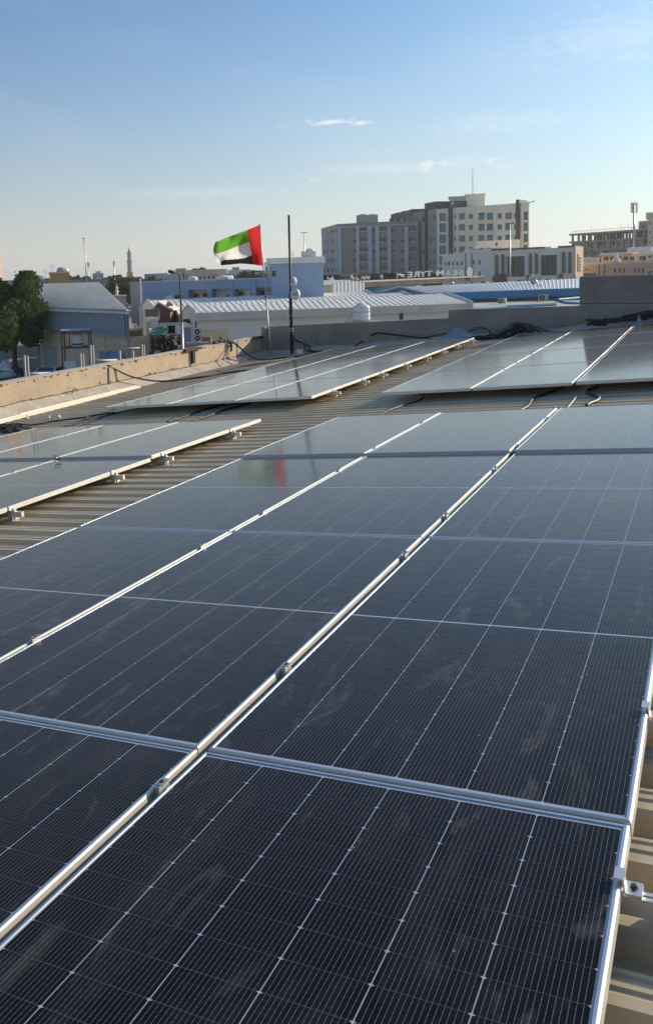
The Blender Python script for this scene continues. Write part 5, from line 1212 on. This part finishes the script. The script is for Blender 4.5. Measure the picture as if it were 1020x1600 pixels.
# ---- cream tower block
F7 = Fac(683, 256, 826, 247); z7 = F7.sz(760, 321)[1]
RW7 = [338.6, 355.8, 373.3, 390.3, 407, 424]
hs = []
cols7 = [(686, 696.5, 7), (709, 712, 3.5), (716.5, 726, 5), (732, 738.5, 4), (747, 756.5, 5.6), (760, 770, 5.6), (776.5, 783.5, 4), (788.7, 799, 5.2), (802.8, 805.8, 4)]
for i, v in enumerate(RW7):
    for (u0, u1, hv) in cols7:
        dv = -(u0 - 683) * .012; hs.append((*F7.rect(u0, v - hv + dv, u1, v + hv + dv), M_TEAL))
    hs.append((*F7.rect(817.5, v - 6.5 - 1.6, 824, v + 6.5 - 1.6), M_TEAL))
tw = building('apartment_building', 'tall cream apartment block with teal windows and dark grey vertical bands', 'building', F7, z7, 22, M_CREAM, hs, M_TEAL, parapet=1.2, rev=.35)
for (u0, u1, vt) in ((702.3, 707.4, 316), (807, 812.5, 312.3)):
    a = F7.rect(u0, vt, u1, 440); mb = MB(); F7.box(mb, a[0], a[1], GZ, F7.sz(u0, vt)[1], .9, .004); F7.box(mb, a[0], a[1], z7 + .03, F7.sz(u0, vt)[1], .003, -6); mb.build('dark_band', M_DGREY, tw)
for (u0, u1) in ((743.5, 745.5), (771.5, 774.5), (728, 730)):
    a = F7.rect(u0, 325, u1, 440); mb = MB(); F7.box(mb, a[0], a[1], GZ, z7 - .3, .3, .004); mb.build('pilaster', M_CREAM, tw)
for i, v in enumerate(RW7):
    a = F7.rect(745.5, v + 6.4, 771.5, v + 7.4); mb = MB(); F7.box(mb, a[0], a[1], a[2], a[3], .25, .004); mb.build('sill_band', M_WALLW, tw)
    a = F7.rect(814, v + 5.5, 827.5, v + 7.4); mb = MB(); F7.box(mb, a[0], a[1], a[2], a[3], .6, .004); mb.build('corner_ledge', M_CREAM, tw)
for (u0, u1, vt, dpt) in ((702.6, 730, 308.5, 262), (728, 757.5, 304.8, 260)):
    Fp = Fac(u0, dpt, u1, dpt); zz = Fp.sz((u0 + u1) / 2, vt)[1]; mb = MB(); Fp.box(mb, 0, Fp.W, z7 - .5, zz, 0, -8); mb.build('penthouse', M_CREAM, tw)
    mb = MB(); Fp.box(mb, -.3, Fp.W + .3, zz, zz + .35, .3, -8.3); mb.build('penthouse_cornice', M_CREAM, tw)
mb = MB(); a = F7.rect(794, 317.5, 802, 319.5); F7.box(mb, a[0], a[1], z7 + .02, a[3], -2, -4); mb.build('roof_box', M_DGREY, tw)
q = at(738, 305, 262); mb = MB(); mb.tube([Vector((q.x, q.y, z7)), at(738, 264, 262)], [.12, .06], 6); tag(mb.build('antenna_mast', M_DGREY), 'thin antenna mast on the roof of the tall cream apartment block', 'mast')
q = at(826, 316.5, 249); mb = MB(); mb.tube([q, at(835, 314, 249)], .12, 5); tag(mb.build('antenna_rod', M_DGREY), 'rod sticking out from the top right corner of the cream apartment block', 'antenna')
# stepped shaded wing
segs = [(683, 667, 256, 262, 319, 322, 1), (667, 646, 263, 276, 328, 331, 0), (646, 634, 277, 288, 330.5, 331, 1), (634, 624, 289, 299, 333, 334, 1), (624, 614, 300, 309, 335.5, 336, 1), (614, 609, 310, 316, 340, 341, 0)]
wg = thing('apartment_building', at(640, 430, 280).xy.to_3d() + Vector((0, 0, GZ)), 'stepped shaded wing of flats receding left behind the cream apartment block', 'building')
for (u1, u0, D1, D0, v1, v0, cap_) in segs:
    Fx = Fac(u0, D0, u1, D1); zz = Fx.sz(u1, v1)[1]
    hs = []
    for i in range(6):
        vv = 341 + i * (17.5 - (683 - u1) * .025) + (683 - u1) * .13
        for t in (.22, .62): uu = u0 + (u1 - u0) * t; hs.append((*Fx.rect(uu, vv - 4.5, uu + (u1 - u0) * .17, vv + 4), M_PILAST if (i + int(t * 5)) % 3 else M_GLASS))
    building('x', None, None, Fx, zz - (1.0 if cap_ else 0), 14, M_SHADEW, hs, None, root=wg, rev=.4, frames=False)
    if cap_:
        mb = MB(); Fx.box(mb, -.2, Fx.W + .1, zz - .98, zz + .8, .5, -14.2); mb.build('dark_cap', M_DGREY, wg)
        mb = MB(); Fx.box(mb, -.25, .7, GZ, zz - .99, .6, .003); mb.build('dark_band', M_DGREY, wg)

# ---- white showroom with pointed arches
F8 = Fac(766, 206, 899, 198); z8 = F8.sz(840, 388.5)[1]; hs = []
for (u0, u1, v0, v1) in ((772.5, 779.5, 396, 430), (782, 789, 396, 430), (825.2, 831.2, 394, 428.5), (834.5, 841, 394, 428.5), (876.7, 883.5, 391.5, 427), (886.5, 893, 391.5, 427), (894.5, 898, 397, 429)):
    hs.append((*F8.rect(u0, v0, u1, v1), M_TEAL))
for (u0, u1, v0, v1) in ((791, 819, 400.5, 432.5), (844.5, 869.5, 398.5, 430.5)): hs.append((*F8.rect(u0, v0, u1, v1), mat('dark_shutter_glass%d' % u0, (.045, .05, .06), .25, .2, .1, 1, spec=.7)))
shw = building('showroom', 'pale two storey showroom with pointed arch windows and large dark shop fronts', 'building', F8, z8, 16, M_CREAM, hs, None, parapet=.8, rev=.5, frames=False)
for (u0, u1, v0, v1) in ((772.5, 779.5, 396, 430), (782, 789, 396, 430), (825.2, 831.2, 394, 428.5), (834.5, 841, 394, 428.5), (876.7, 883.5, 391.5, 427), (886.5, 893, 391.5, 427)):
    a = F8.rect(u0, v0, u1, v1); c = (a[0] + a[1]) / 2; w2 = (a[1] - a[0]) / 2
    for sg_ in (-1, 1):     # haunches that turn the opening into a pointed arch
        mb = MB(); e = c + sg_ * w2; pts = [(e, a[3] - .9), (e, a[3] + .01), (c, a[3] + .01), (c + sg_ * w2 * .45, a[3] - .35), (c + sg_ * w2 * .8, a[3] - .55)]
        if sg_ > 0: pts = pts[::-1]
        mb.face([F8.P(x, z, -.1) for x, z in pts]); mb.face([F8.P(x, z, .003) for x, z in pts]); 
        for k in range(5): p_, q_ = pts[k], pts[(k + 1) % 5]; mb.face([F8.P(*p_, .003), F8.P(*q_, .003), F8.P(*q_, -.1), F8.P(*p_, -.1)])
        mb.build('arch_haunch', M_CREAM, shw)
for (u0, u1) in ((780, 781.6), (790, 790.8), (820, 824), (832, 833.8), (842, 843.6), (871.5, 875.5), (884.3, 885.8), (769, 772)):
    a = F8.rect(u0, 390, u1, 432); mb = MB(); F8.box(mb, a[0], a[1], GZ, F8.sz(u0, 393)[1], .25, .004); mb.build('pilaster', M_WALLW, shw)
for h in hs[-2:]:
    mb = MB()
    for t in (.33, .66): F8.box(mb, h[0] + (h[1] - h[0]) * t - .03, h[0] + (h[1] - h[0]) * t + .03, h[2], h[3], -.4, -.46)
    for t in (.2, .4, .6, .8): z = h[2] + (h[3] - h[2]) * t; F8.box(mb, h[0], h[1], z - .03, z + .03, -.41, -.46)
    mb.build('mullion', M_DGREY, shw)
for (u0, u1) in ((768, 851), (872, 898)):
    a = F8.rect(u0, 385, u1, 388); mb = MB(); F8.box(mb, a[0], a[1], z8 + .03, z8 + .35, .4, -3); mb.build('coping', M_DGREY, shw)
F9 = Fac(898.3, 191, 910.3, 195.5); z9 = F9.sz(905, 385)[1]
pyl = thing('sign_pylon', F9.P(0, GZ), 'cream sign pylon with small vertical lettering at the right end of the showroom', 'sign')
mb = MB(); F9.box(mb, 0, F9.W, GZ, z9, 0, -.5); mb.build('slab', mat('warm_stone', (.62, .47, .32), .85, 0, .05, .5), pyl)
mb = MB(); a = F9.rect(901.3, 397, 903.3, 424); F9.box(mb, a[0], a[1], a[2], a[3], .08, .004); mb.build('frame_strip', M_DGREY, pyl)
mb = MB()
for k in range(5): v = 402 + k * 4.8; a = F9.rect(904.3, v, 906.8, v + 3.2); F9.box(mb, a[0], a[1], a[3] - .1, a[3], .08, .004); F9.box(mb, a[0], a[0] + .1, a[2], a[3] - .1, .08, .004); F9.box(mb, a[1] - .1, a[1], a[2], a[2] + .25, .08, .004)
mb.build('character', M_RUST, pyl)
F10 = Fac(691, 220, 766, 206.5); z10 = F10.sz(700, 397)[1]; hs = []
for (u0, u1) in ((694, 696.5), (699, 702.5), (705.5, 708.5), (712, 715), (719.5, 722)): hs.append((*F10.rect(u0, 409 - (u0 - 691) * .02, u1, 415 - (u0 - 691) * .02), M_GLASS))
for (u0, u1, v) in ((737.5, 740.5, 410), (747, 750, 410), (747, 750, 428)): hs.append((*F10.rect(u0, v - 3.5, u1, v + 3.5), M_GLASS))
b10 = building('office_wing', 'plain off white wing with a row of small windows left of the showroom', 'building', F10, z10, 10, M_WALLW, hs, None, rev=.25, frames=False)
a = F10.rect(724, 391, 766, 397); mb = MB(); F10.box(mb, a[0], F10.W - .1, z10 + .03, F10.sz(745, 390.5)[1], .1, -9); mb.build('raised_part', M_CREAM, b10)
mb = MB()
for u in (736.5, 727): a = F10.rect(u, 395, u + .8, 430); F10.box(mb, a[0], a[1], GZ, z10, .15, .004)
mb.build('drainpipe', M_DGREY, b10)
random.seed(9)
rb = MB()
for k in range(16):
    u = 735 + k * 4.6; q = at(u, 389.5 + random.uniform(-1, 1), 212); rb.box(q, (random.uniform(.4, 1.2), .8, random.uniform(.3, .8)), random.uniform(0, 1))
tag(rb.build('roof_equipment', M_GALV), 'low row of pipes and machines on the office wing roof', 'equipment')
FB8 = Fac(744, 232, 812, 231); 
building('rear_block', 'plain cream block rising behind the showroom roof', 'building', FB8, FB8.sz(780, 375.5)[1], 8, M_CREAM, [FB8.rect(773, 379, 777, 384)], None, frames=False)
# slim lamp in front of showroom
q = at(796.3, 440, 165); q.z = GZ; t_ = at(796.3, 350, 165); lp = thing('street_lamp', q, 'slim double headed street lamp in front of the showroom', 'street lamp')
mb = MB(); mb.tube([q, t_], [.16, .09], 8); mb.build('pole', M_GALV, lp, True)
for s_ in (-1, 1):
    mb = MB(); e = at(796.3 + 7 * s_, 348.8, 165); mb.tube([t_, t_ + Vector((0, 0, .15)), e], [.05, .06, .12], 6); mb.build('lamp_arm', M_DGREY, lp)

# ---- construction frame
F11 = Fac(892, 318, 1018, 300); cf = thing('construction_frame', F11.P(0, GZ), 'grey concrete building under construction with open upper floors', 'building')
def zz11(u, v): return F11.sz(u, v)[1]
zs = [zz11(1000, 358), zz11(1000, 371), zz11(1000, 385.5), zz11(1000, 400), zz11(1000, 413)]; s9 = F11.W + 14
for i, z in enumerate(zs):
    mb = MB(); F11.box(mb, -.6, s9, z - .55, z, .6, -14); mb.build('floor_slab', M_CONS, cf)
mb = MB()
for i in range(0, 15):
    a0 = F11.W * i / 12.5
    for o in (0, -5, -13): F11.box(mb, a0, a0 + .55, GZ, zs[0] - .56, o, o - .5)
mb.build('column', M_CONS, cf)
for (u0, u1, lv) in ((929, 956, 0), (975, 996, 0), (1000, 1016, 0)):
    a = F11.rect(u0, 360, u1, 370); mb = MB(); F11.box(mb, a[0], a[1], zs[1] + .01, zs[0] - .57, -5.6, -5.9); mb.build('infill_wall', M_CONS, cf)
for lv in (1, 2, 3):
    mb = MB(); hs = []
    for k in range(12):
        a0 = F11.W * (k + .25) / 12.5
        if (k * 7 + lv * 3) % 5 < 3: hs.append((a0, a0 + F11.W / 12.5 * (.35 + .3 * ((k + lv) % 2)), zs[lv + 1] + .9, zs[lv] - .8))
    holed(mb, F11, 0, s9, zs[lv + 1] + .01, zs[lv] - .56, hs, .3, -.6); mb.build('block_wall', mat('grey_blockwork%d' % lv, (.25, .25, .26), .95, 0, .1, .3), cf)
    mb = MB()
    for h in hs: F11.box(mb, h[0], h[1], h[2], h[3], -.95, -1.0)
    mb.build('opening', M_DARKO, cf)  # near-black backing in place of interior shade
mb = MB()
for i in range(26):
    a0 = F11.W * i / 24; mb.tube([F11.P(a0, zs[0], -.3), F11.P(a0, zs[0] + random.choice((.5, .9, 1.0, 2.0)), -.3)], .05, 4)
mb.tube([F11.P(0, zs[0] + .8, -.3), F11.P(F11.W, zs[0] + .8, -.3)], .05, 4); mb.build('rebar_stub', M_CONS, cf)
# telecom tower
q = at(990, 400, 290); q.z = GZ; t_ = at(989.8, 315, 290); tt = thing('telecom_mast', q, 'telecom mast with a cage of panel antennas above the construction frame', 'mast')
mb = MB(); mb.tube([q, t_ + Vector((0, 0, -1))], .28, 8); mb.build('mast', M_GALV, tt, True)
mb = MB()
for k in range(5):
    e0 = at(985.6 + k * 2.2, 332.5, 290 + (k % 2)); e1 = at(985.6 + k * 2.2, 317, 290 + (k % 2)); mb.box((e0 + e1) / 2, (.34, .2, (e1 - e0).length))
mb.build('panel_antenna', M_GALV, tt)
mb = MB()
for v in (332, 325, 318): mb.tube([at(985, v, 290), at(995, v, 290)], .07, 4)
for u in (987, 990, 993): mb.tube([at(u, 318, 290), at(u, 314, 290)], .06, 4)
mb.build('cage', M_GALV, tt)
# block at far right
F12 = Fac(1010, 300, 1060, 296); hs = [F12.rect(1013, v, 1016, v + 5) for v in (346, 361, 376, 391)]
building('apartment_building', 'brown grey apartment block cut off by the right edge of the picture', 'building', F12, F12.sz(1015, 332)[1], 12, M_SAND if 0 else M_TAUPEL, hs, None, frames=False)
F13 = Fac(996.5, 312, 1012, 310); building('stair_tower', 'small beige roof block left of the brown grey apartment block', 'building', F13, F13.sz(1003, 345.5)[1], 8, M_SHADEW, [F13.rect(1003, 352, 1006, 356)], None, frames=False)
q = at(1010, 343, 308); mb = MB(); mb.tube([q, at(1010, 332, 308)], .3, 6); tag(mb.build('flue', M_GALV), 'short flue beside the small beige roof block', 'flue')

# ---- villas, sunlight put into the bright orange wall colour
F14 = Fac(908, 205, 1060, 192); z14 = F14.sz(960, 409.5)[1]; hs = []
ar = [(913, 920, 418, 430), (922, 932, 418, 430), (948.5, 957.5, 418, 427), (977, 988, 417, 426), (1010, 1022, 414, 424)]
for a in ar: hs.append((*F14.rect(*a), M_GLASS))
for u in (958.5, 965.5, 972.5, 990, 996, 1002): hs.append((*F14.rect(u, 419, u + 3, 426), M_GLASS))
v1 = building('villa', 'orange sun-tinted villa with arched windows above the tall grey wall', 'building', F14, z14, 9, M_TERRA, hs, None, rev=.4, parapet=.4, roofm=M_SAND)
for (u0, u1, vt, vb) in ar:
    a = F14.rect(u0, vt, u1, vb); mb = MB(); c = (a[0] + a[1]) / 2; w2 = (a[1] - a[0]) / 2; n = 8; ps = [F14.P(c + w2 * math.cos(math.pi * k / n), a[3] - w2 + w2 * math.sin(math.pi * k / n), .08) for k in range(n + 1)]; mb.tube(ps, .12, 4); mb.build('arch_trim', M_SAND, v1)
for (u0, u1) in ((932, 937), (939, 944)):
    a = F14.rect(u0, 412, u1, 430); mb = MB(); F14.box(mb, a[0], a[1], GZ, z14 - .45, .5, .004); mb.build('pier', M_TERRA, v1)
a = F14.rect(908, 424, 932, 427); mb = MB(); F14.box(mb, a[0], a[1], a[2], a[3], .9, .01); mb.build('balcony', M_SAND, v1)
F15 = Fac(938, 228, 1060, 214); z15 = F15.sz(970, 394.5)[1]; hs = [F15.rect(u, 401, u + 8, 407) for u in (942, 952, 962, 972, 982)] + [F15.rect(998, 400, 1008, 407), F15.rect(1012, 399, 1017, 403)]
v2 = building('villa', 'sand coloured upper villa block with a deep colonnade behind the orange villa', 'building', F15, z15, 9, M_SAND, [(*h, M_DARKO) for h in hs], None, rev=1.5, parapet=.5, roofm=M_WALLW)  # colonnade gaps closed by near-black sheets, shade as colour
a = F15.rect(938, 397, 985, 399.5); mb = MB(); F15.box(mb, a[0], a[1], a[2], a[3], 1.0, .004); mb.build('canopy_beam', M_TERRA, v2)
for k, u in enumerate((984, 988, 996, 1000, 1004, 1008, 1015)):
    q = at(u, 394, 220); q.z = z15; mb = MB(); mb.lathe(q, [(.62, 0), (.65, .2), (.65, .7), (.45, .95), (.15, 1.05)], 12); tag(mb.build('roof_tank', M_WALLW), 'white water tank on the sand coloured villa roof, %s from the left' % ['first', 'second', 'third', 'fourth', 'fifth', 'sixth', 'seventh'][k], 'water tank', 'tanks on the villa roof')
q = at(962, 410, 200); q.z = z14; mb = MB(); mb.lathe(q, [(.8, 0), (.8, .5), (.6, .8), (.35, .9), (.35, 1.6), (.2, 1.7)], 12); tag(mb.build('roof_tank', M_WALLW), 'white domed tank on the orange villa roof', 'water tank')
p = at(1016.5, 428, 186); p.z -= .3; ac_unit(p, facecam(p), 'white air conditioner on the wall line of the orange villa, at the right edge', False, 1.3)
for k in range(6):
    q = at(911 + 4.4 * k, 406.5, 208); mb = MB(); mb.b2(q.x - .25, q.x + .25, q.y - .2, q.y + .2, z14, q.z + .3); mb.lathe((q.x, q.y, q.z + .3), [(.3, 0), (.2, .2), (.05, .4)], 8); mb.build('baluster', M_SAND, v1)

# ---- left skyline
F16 = Fac(78, 160, 108.5, 159.6); z16 = F16.sz(93, 427)[1]
yb = building('ochre_block', 'plain ochre yellow block rising behind the grey roofed warehouse', 'building', F16, z16, 8, M_YEL)
mb = MB(); F16.box(mb, -.2, F16.W + .2, z16 + .03, z16 + .25, .25, -1.0); mb.build('coping', M_BEIGE, yb)
q = F16.P(F16.W * .52, z16 + .25, -3); tk = thing('water_tank', q, 'blue grey domed tank on the ochre yellow block', 'water tank'); mb = MB(); mb.lathe(q, [(.9, 0), (.9, .35), (.6, .75), (.1, .85)], 14); mb.build('body', M_GREYM, tk, True)
q = F16.P(F16.W * .70, z16 + .25, -3); tk = thing('water_tank', q, 'white round tank on the ochre yellow block, right of the blue grey one', 'water tank'); mb = MB(); mb.lathe(q, [(.7, 0), (.7, .45), (.5, .6), (.1, .7)], 14); mb.build('body', M_WHITE, tk, True)
F17 = Fac(100, 190, 179, 182); z17 = F17.sz(140, 436.5)[1]; hs = [F17.rect(162, 445, 172, 460)]
gb = building('grey_house', 'grey house with an arched window behind the warehouse ridge', 'building', F17, z17, 10, M_SHADEW, hs, None, frames=False)
a = hs[0]; c = (a[0] + a[1]) / 2; w2 = (a[1] - a[0]) / 2; mb = MB(); mb.tube([F17.P(c + w2 * math.cos(math.pi * k / 8), a[3] - w2 + w2 * math.sin(math.pi * k / 8), .05) for k in range(9)], .15, 4); mb.build('arch_trim', M_WALLW, gb)
mb = MB(); a = F17.rect(178, 437, 180, 470); F17.box(mb, a[0] - .2, a[0] + .5, GZ, z17 + .2, .3, -.3); mb.build('corner_pier', M_WALLW, gb)
q = at(183, 456, 150); mb = MB(); q.z = GZ; zq = at(183, 457, 150).z; mb.lathe(q, [(.2, 0), (.2, zq - GZ), (.35, zq - GZ + .1), (.12, zq - GZ + .5), (.28, zq - GZ + .7), (.1, zq - GZ + 1.0), (.02, zq - GZ + 1.5)], 10); tag(mb.build('finial_post', M_WALLW), 'small white post with a finial right of the grey house', 'post')
F18 = Fac(176, 140, 196, 138); building('low_house', 'low grey block right of the warehouse roof verge', 'building', F18, F18.sz(185, 462)[1], 6, M_SHADEW)
F18b = Fac(63, 190, 80, 188); building('low_house', 'low pale house left of the ochre yellow block', 'building', F18b, F18b.sz(70, 438)[1], 6, M_PINK, [F18b.rect(66, 441, 69, 445), F18b.rect(72, 441, 76, 445)], None, frames=False)
SK = [(3, 26, 380, 438, M_SHADEW), (49, 57, 420, 434, M_PINK), (56, 68, 520, 431, M_WALLW), (108, 128, 300, 436, M_CREAM), (145, 162, 460, 427, M_SHADEW), (150, 158, 462, 423.5, M_WALLW), (150, 182, 330, 433.5, M_WALLW), (226, 248, 260, 428, M_SHADEW), (243, 262, 235, 427, M_PILAST), (262, 286, 205, 428, M_SAND), (268, 275, 212, 422.5, M_WALLW), (275, 291, 240, 419.5, M_TERRA), (289, 297, 236, 422, M_SAND), (296, 330, 190, 421.5, M_SAND), (330, 355, 198, 420.5, M_TAUPEL), (356, 392, 300, 421.5, M_WALLW), (363, 374, 305, 417.5, M_SHADEW), (399, 424, 200, 425, M_TAUPEL), (414, 426, 240, 410, M_WALLW), (655, 700, 420, 425, M_SHADEW)]
for k, (u0, u1, D_, v, ml) in enumerate(SK):
    Fk = Fac(u0, D_, u1, D_ * .985); hs = []
    n = max(1, int((u1 - u0) / 6)); zt_ = Fk.sz((u0 + u1) / 2, v)[1]
    for i in range(n):
        for j in range(3):
            a0 = Fk.W * (i + .3) / n; hs.append((a0, a0 + Fk.W / n * .4, zt_ - 2.6 - 3.3 * j, zt_ - 1.3 - 3.3 * j))
    desc = ['distant grey block behind the big tree top', 'distant pinkish low block between tree and ochre block', 'distant white block just above the trees left of the ochre block', 'cream house behind the trees right of the ochre block', 'distant grey block beside the telecom mast', 'small white rooftop above the distant grey block', 'wide white house under the distant mast', 'distant grey house right of the minaret', 'pale blue striped block behind the blue building', 'sand coloured house left of the dark red roof', 'narrow white roof room above the sand coloured house', 'dark terracotta house behind the street lamp head', 'slim sand coloured block right of the terracotta house', 'wide sand coloured flat block below the flag', 'grey brown block adjoining the sand coloured flat block', 'long white house with a roof room below the flag', 'grey roof room on the long white house', 'taupe low block left of the blue block', 'white block behind the flag pole top', 'distant grey block between the two apartment buildings'][k]
    building('distant_building', desc, 'building', Fk, zt_, 8, ml, [h for h in hs if h[2] > GZ + .5], M_DGREY if k % 2 else M_GLASS, rev=.2, frames=False)
# orange building edge at the far left
F19 = Fac(-12, 120, 3.0, 122); building('edge_building', 'orange brown building just visible at the left picture edge', 'building', F19, F19.sz(0, 372)[1], 9, M_TERRA, [F19.rect(-6, v, -1, v + 8) for v in (385, 402, 420)], None)
# minaret
q = at(204.5, 450, 520); q.z = GZ; mn = thing('minaret', q, 'pale minaret with a gallery rising above the distant trees', 'minaret')
k_ = 520 / F_; z0 = at(204.5, 425, 520).z; H_ = 36 * k_
mb = MB(); mb.box((q.x, q.y, (GZ + z0) / 2), (9 * k_, 9 * k_, z0 - GZ), .5); mb.build('base', M_YEL, mn)
mb = MB(); mb.lathe((q.x, q.y, z0), [(3.8 * k_, 0), (3.6 * k_, H_ * .42), (4.6 * k_, H_ * .45), (4.6 * k_, H_ * .49), (3.2 * k_, H_ * .5), (3.0 * k_, H_ * .78), (4.0 * k_, H_ * .8), (4 * k_, H_ * .83), (2.2 * k_, H_ * .84), (2.0 * k_, H_ * .92), (.6 * k_, H_ * 1.0), (.2 * k_, H_ * 1.12)], 12); mb.build('shaft', M_SHADEW, mn)
# masts
for k, (u, vt, vb, D_, hd, lb) in enumerate(((131.5, 373, 445, 140, 1, 'very tall floodlight mast behind the grey warehouse ridge'), (138.5, 410, 445, 300, 2, 'short telecom mast right of the tall floodlight mast'), (178.5, 408, 440, 420, 2, 'distant telecom mast left of the minaret'), (475, 363, 405, 150, 3, 'double headed lamp mast behind the blue block'), (82, 414, 435, 170, 0, 'thin television antenna on the ochre block'), (71, 422, 436, 200, 0, 'thin television antenna left of the ochre block'))):
    q = at(u, vb, D_); q.z = GZ; t_ = at(u - (1.2 if k == 0 else 0), vt, D_); k_ = D_ / F_; ms = thing('mast', q, lb, 'mast')
    if k == 0: q = at(u + 4.5, 440, D_); t_ = at(131.3, vt, D_); q = q + (q - t_) * .2
    mb = MB(); mb.tube([q, t_], [1.1 * k_, .6 * k_] if hd != 0 else [.3 * k_, .3 * k_], 6); mb.build('pole', M_GALV, ms, True)
    mb = MB()
    if hd == 1: mb.lathe(t_, [(1.2 * k_, -.5 * k_), (2.5 * k_, 0), (2.5 * k_, .6 * k_), (.8 * k_, 1.2 * k_)], 10)
    elif hd == 2: mb.lathe(t_ + Vector((0, 0, -7 * k_)), [(1.6 * k_, 0), (1.8 * k_, 7 * k_)], 8)
    elif hd == 3:
        for s_ in (-1, 1): mb.tube([t_, t_ + r * (5 * k_ * s_) + Vector((0, 0, -.3 * k_))], [.3 * k_, .8 * k_], 6)
    else:
        for z in (0, 3): mb.tube([t_ - r * 3 * k_ + Vector((0, 0, -z * k_)), t_ + r * 3 * k_ + Vector((0, 0, -z * k_))], .25 * k_, 4)
    mb.build('head', M_GALV, ms)
# distant trees
random.seed(17)
TR = [(184, 175, 433), (196, 172, 429), (209, 176, 430), (222, 180, 427), (233, 185, 430), (190, 168, 440), (216, 168, 438), (112, 240, 430), (122, 250, 429), (128, 245, 432), (56, 230, 433), (64, 240, 435), (300, 240, 420), (318, 236, 418), (396, 280, 419), (388, 290, 422), (404, 200, 421), (172, 210, 431), (240, 210, 431), (48, 220, 436), (345, 260, 425)]
for k, (u, D_, v) in enumerate(TR):
    q = at(u, 440, D_); q.z = GZ; H = at(u, v, D_).z - GZ
    tree(q, H, (3.2 * D_ / 175, 3.0, 0), 1500, ['bushy green tree', 'spreading dusty green tree', 'dense dark green tree'][k % 3] + ' in the distance, %s' % ['leftmost beside the ochre building roof', 'beside the minaret base', 'right below the minaret', 'right of the minaret base', 'above the left end of the blue building', 'low at the left of the minaret', 'low behind the pinkish annex', 'just right of the ochre block', 'between ochre block and tall mast', 'touching the tall floodlight mast', 'left of the ochre block', 'close left of the ochre block', 'behind the dark terracotta house', 'above the sand coloured flat block', 'right below the flag', 'left below the flag hoist', 'beside the flag pole', 'right of the grey house', 'above the blue building corner', 'right of the big tree', 'behind the grey brown block'][k], (M_LEAF, M_LEAF2)[k % 2], .55 * D_ / 175, .2, 'distant trees on the skyline', 7, k + 50)

# ------------------------------------------------------------------ air
hz_m = bpy.data.materials.new('hazy_air'); hz_m.use_nodes = True; t = hz_m.node_tree; t.nodes.clear()
o_ = t.nodes.new('ShaderNodeOutputMaterial'); pv = t.nodes.new('ShaderNodeVolumePrincipled'); pv.inputs['Density'].default_value = .00025; pv.inputs['Color'].default_value = (.92, .91, .88, 1); pv.inputs['Anisotropy'].default_value = .35
t.links.new(pv.outputs[0], o_.inputs['Volume'])
mb = MB(); mb.b2(-4100, 3600, -900, 7100, GZ - 1, 62); tag(mb.build('haze', hz_m), kind='stuff')
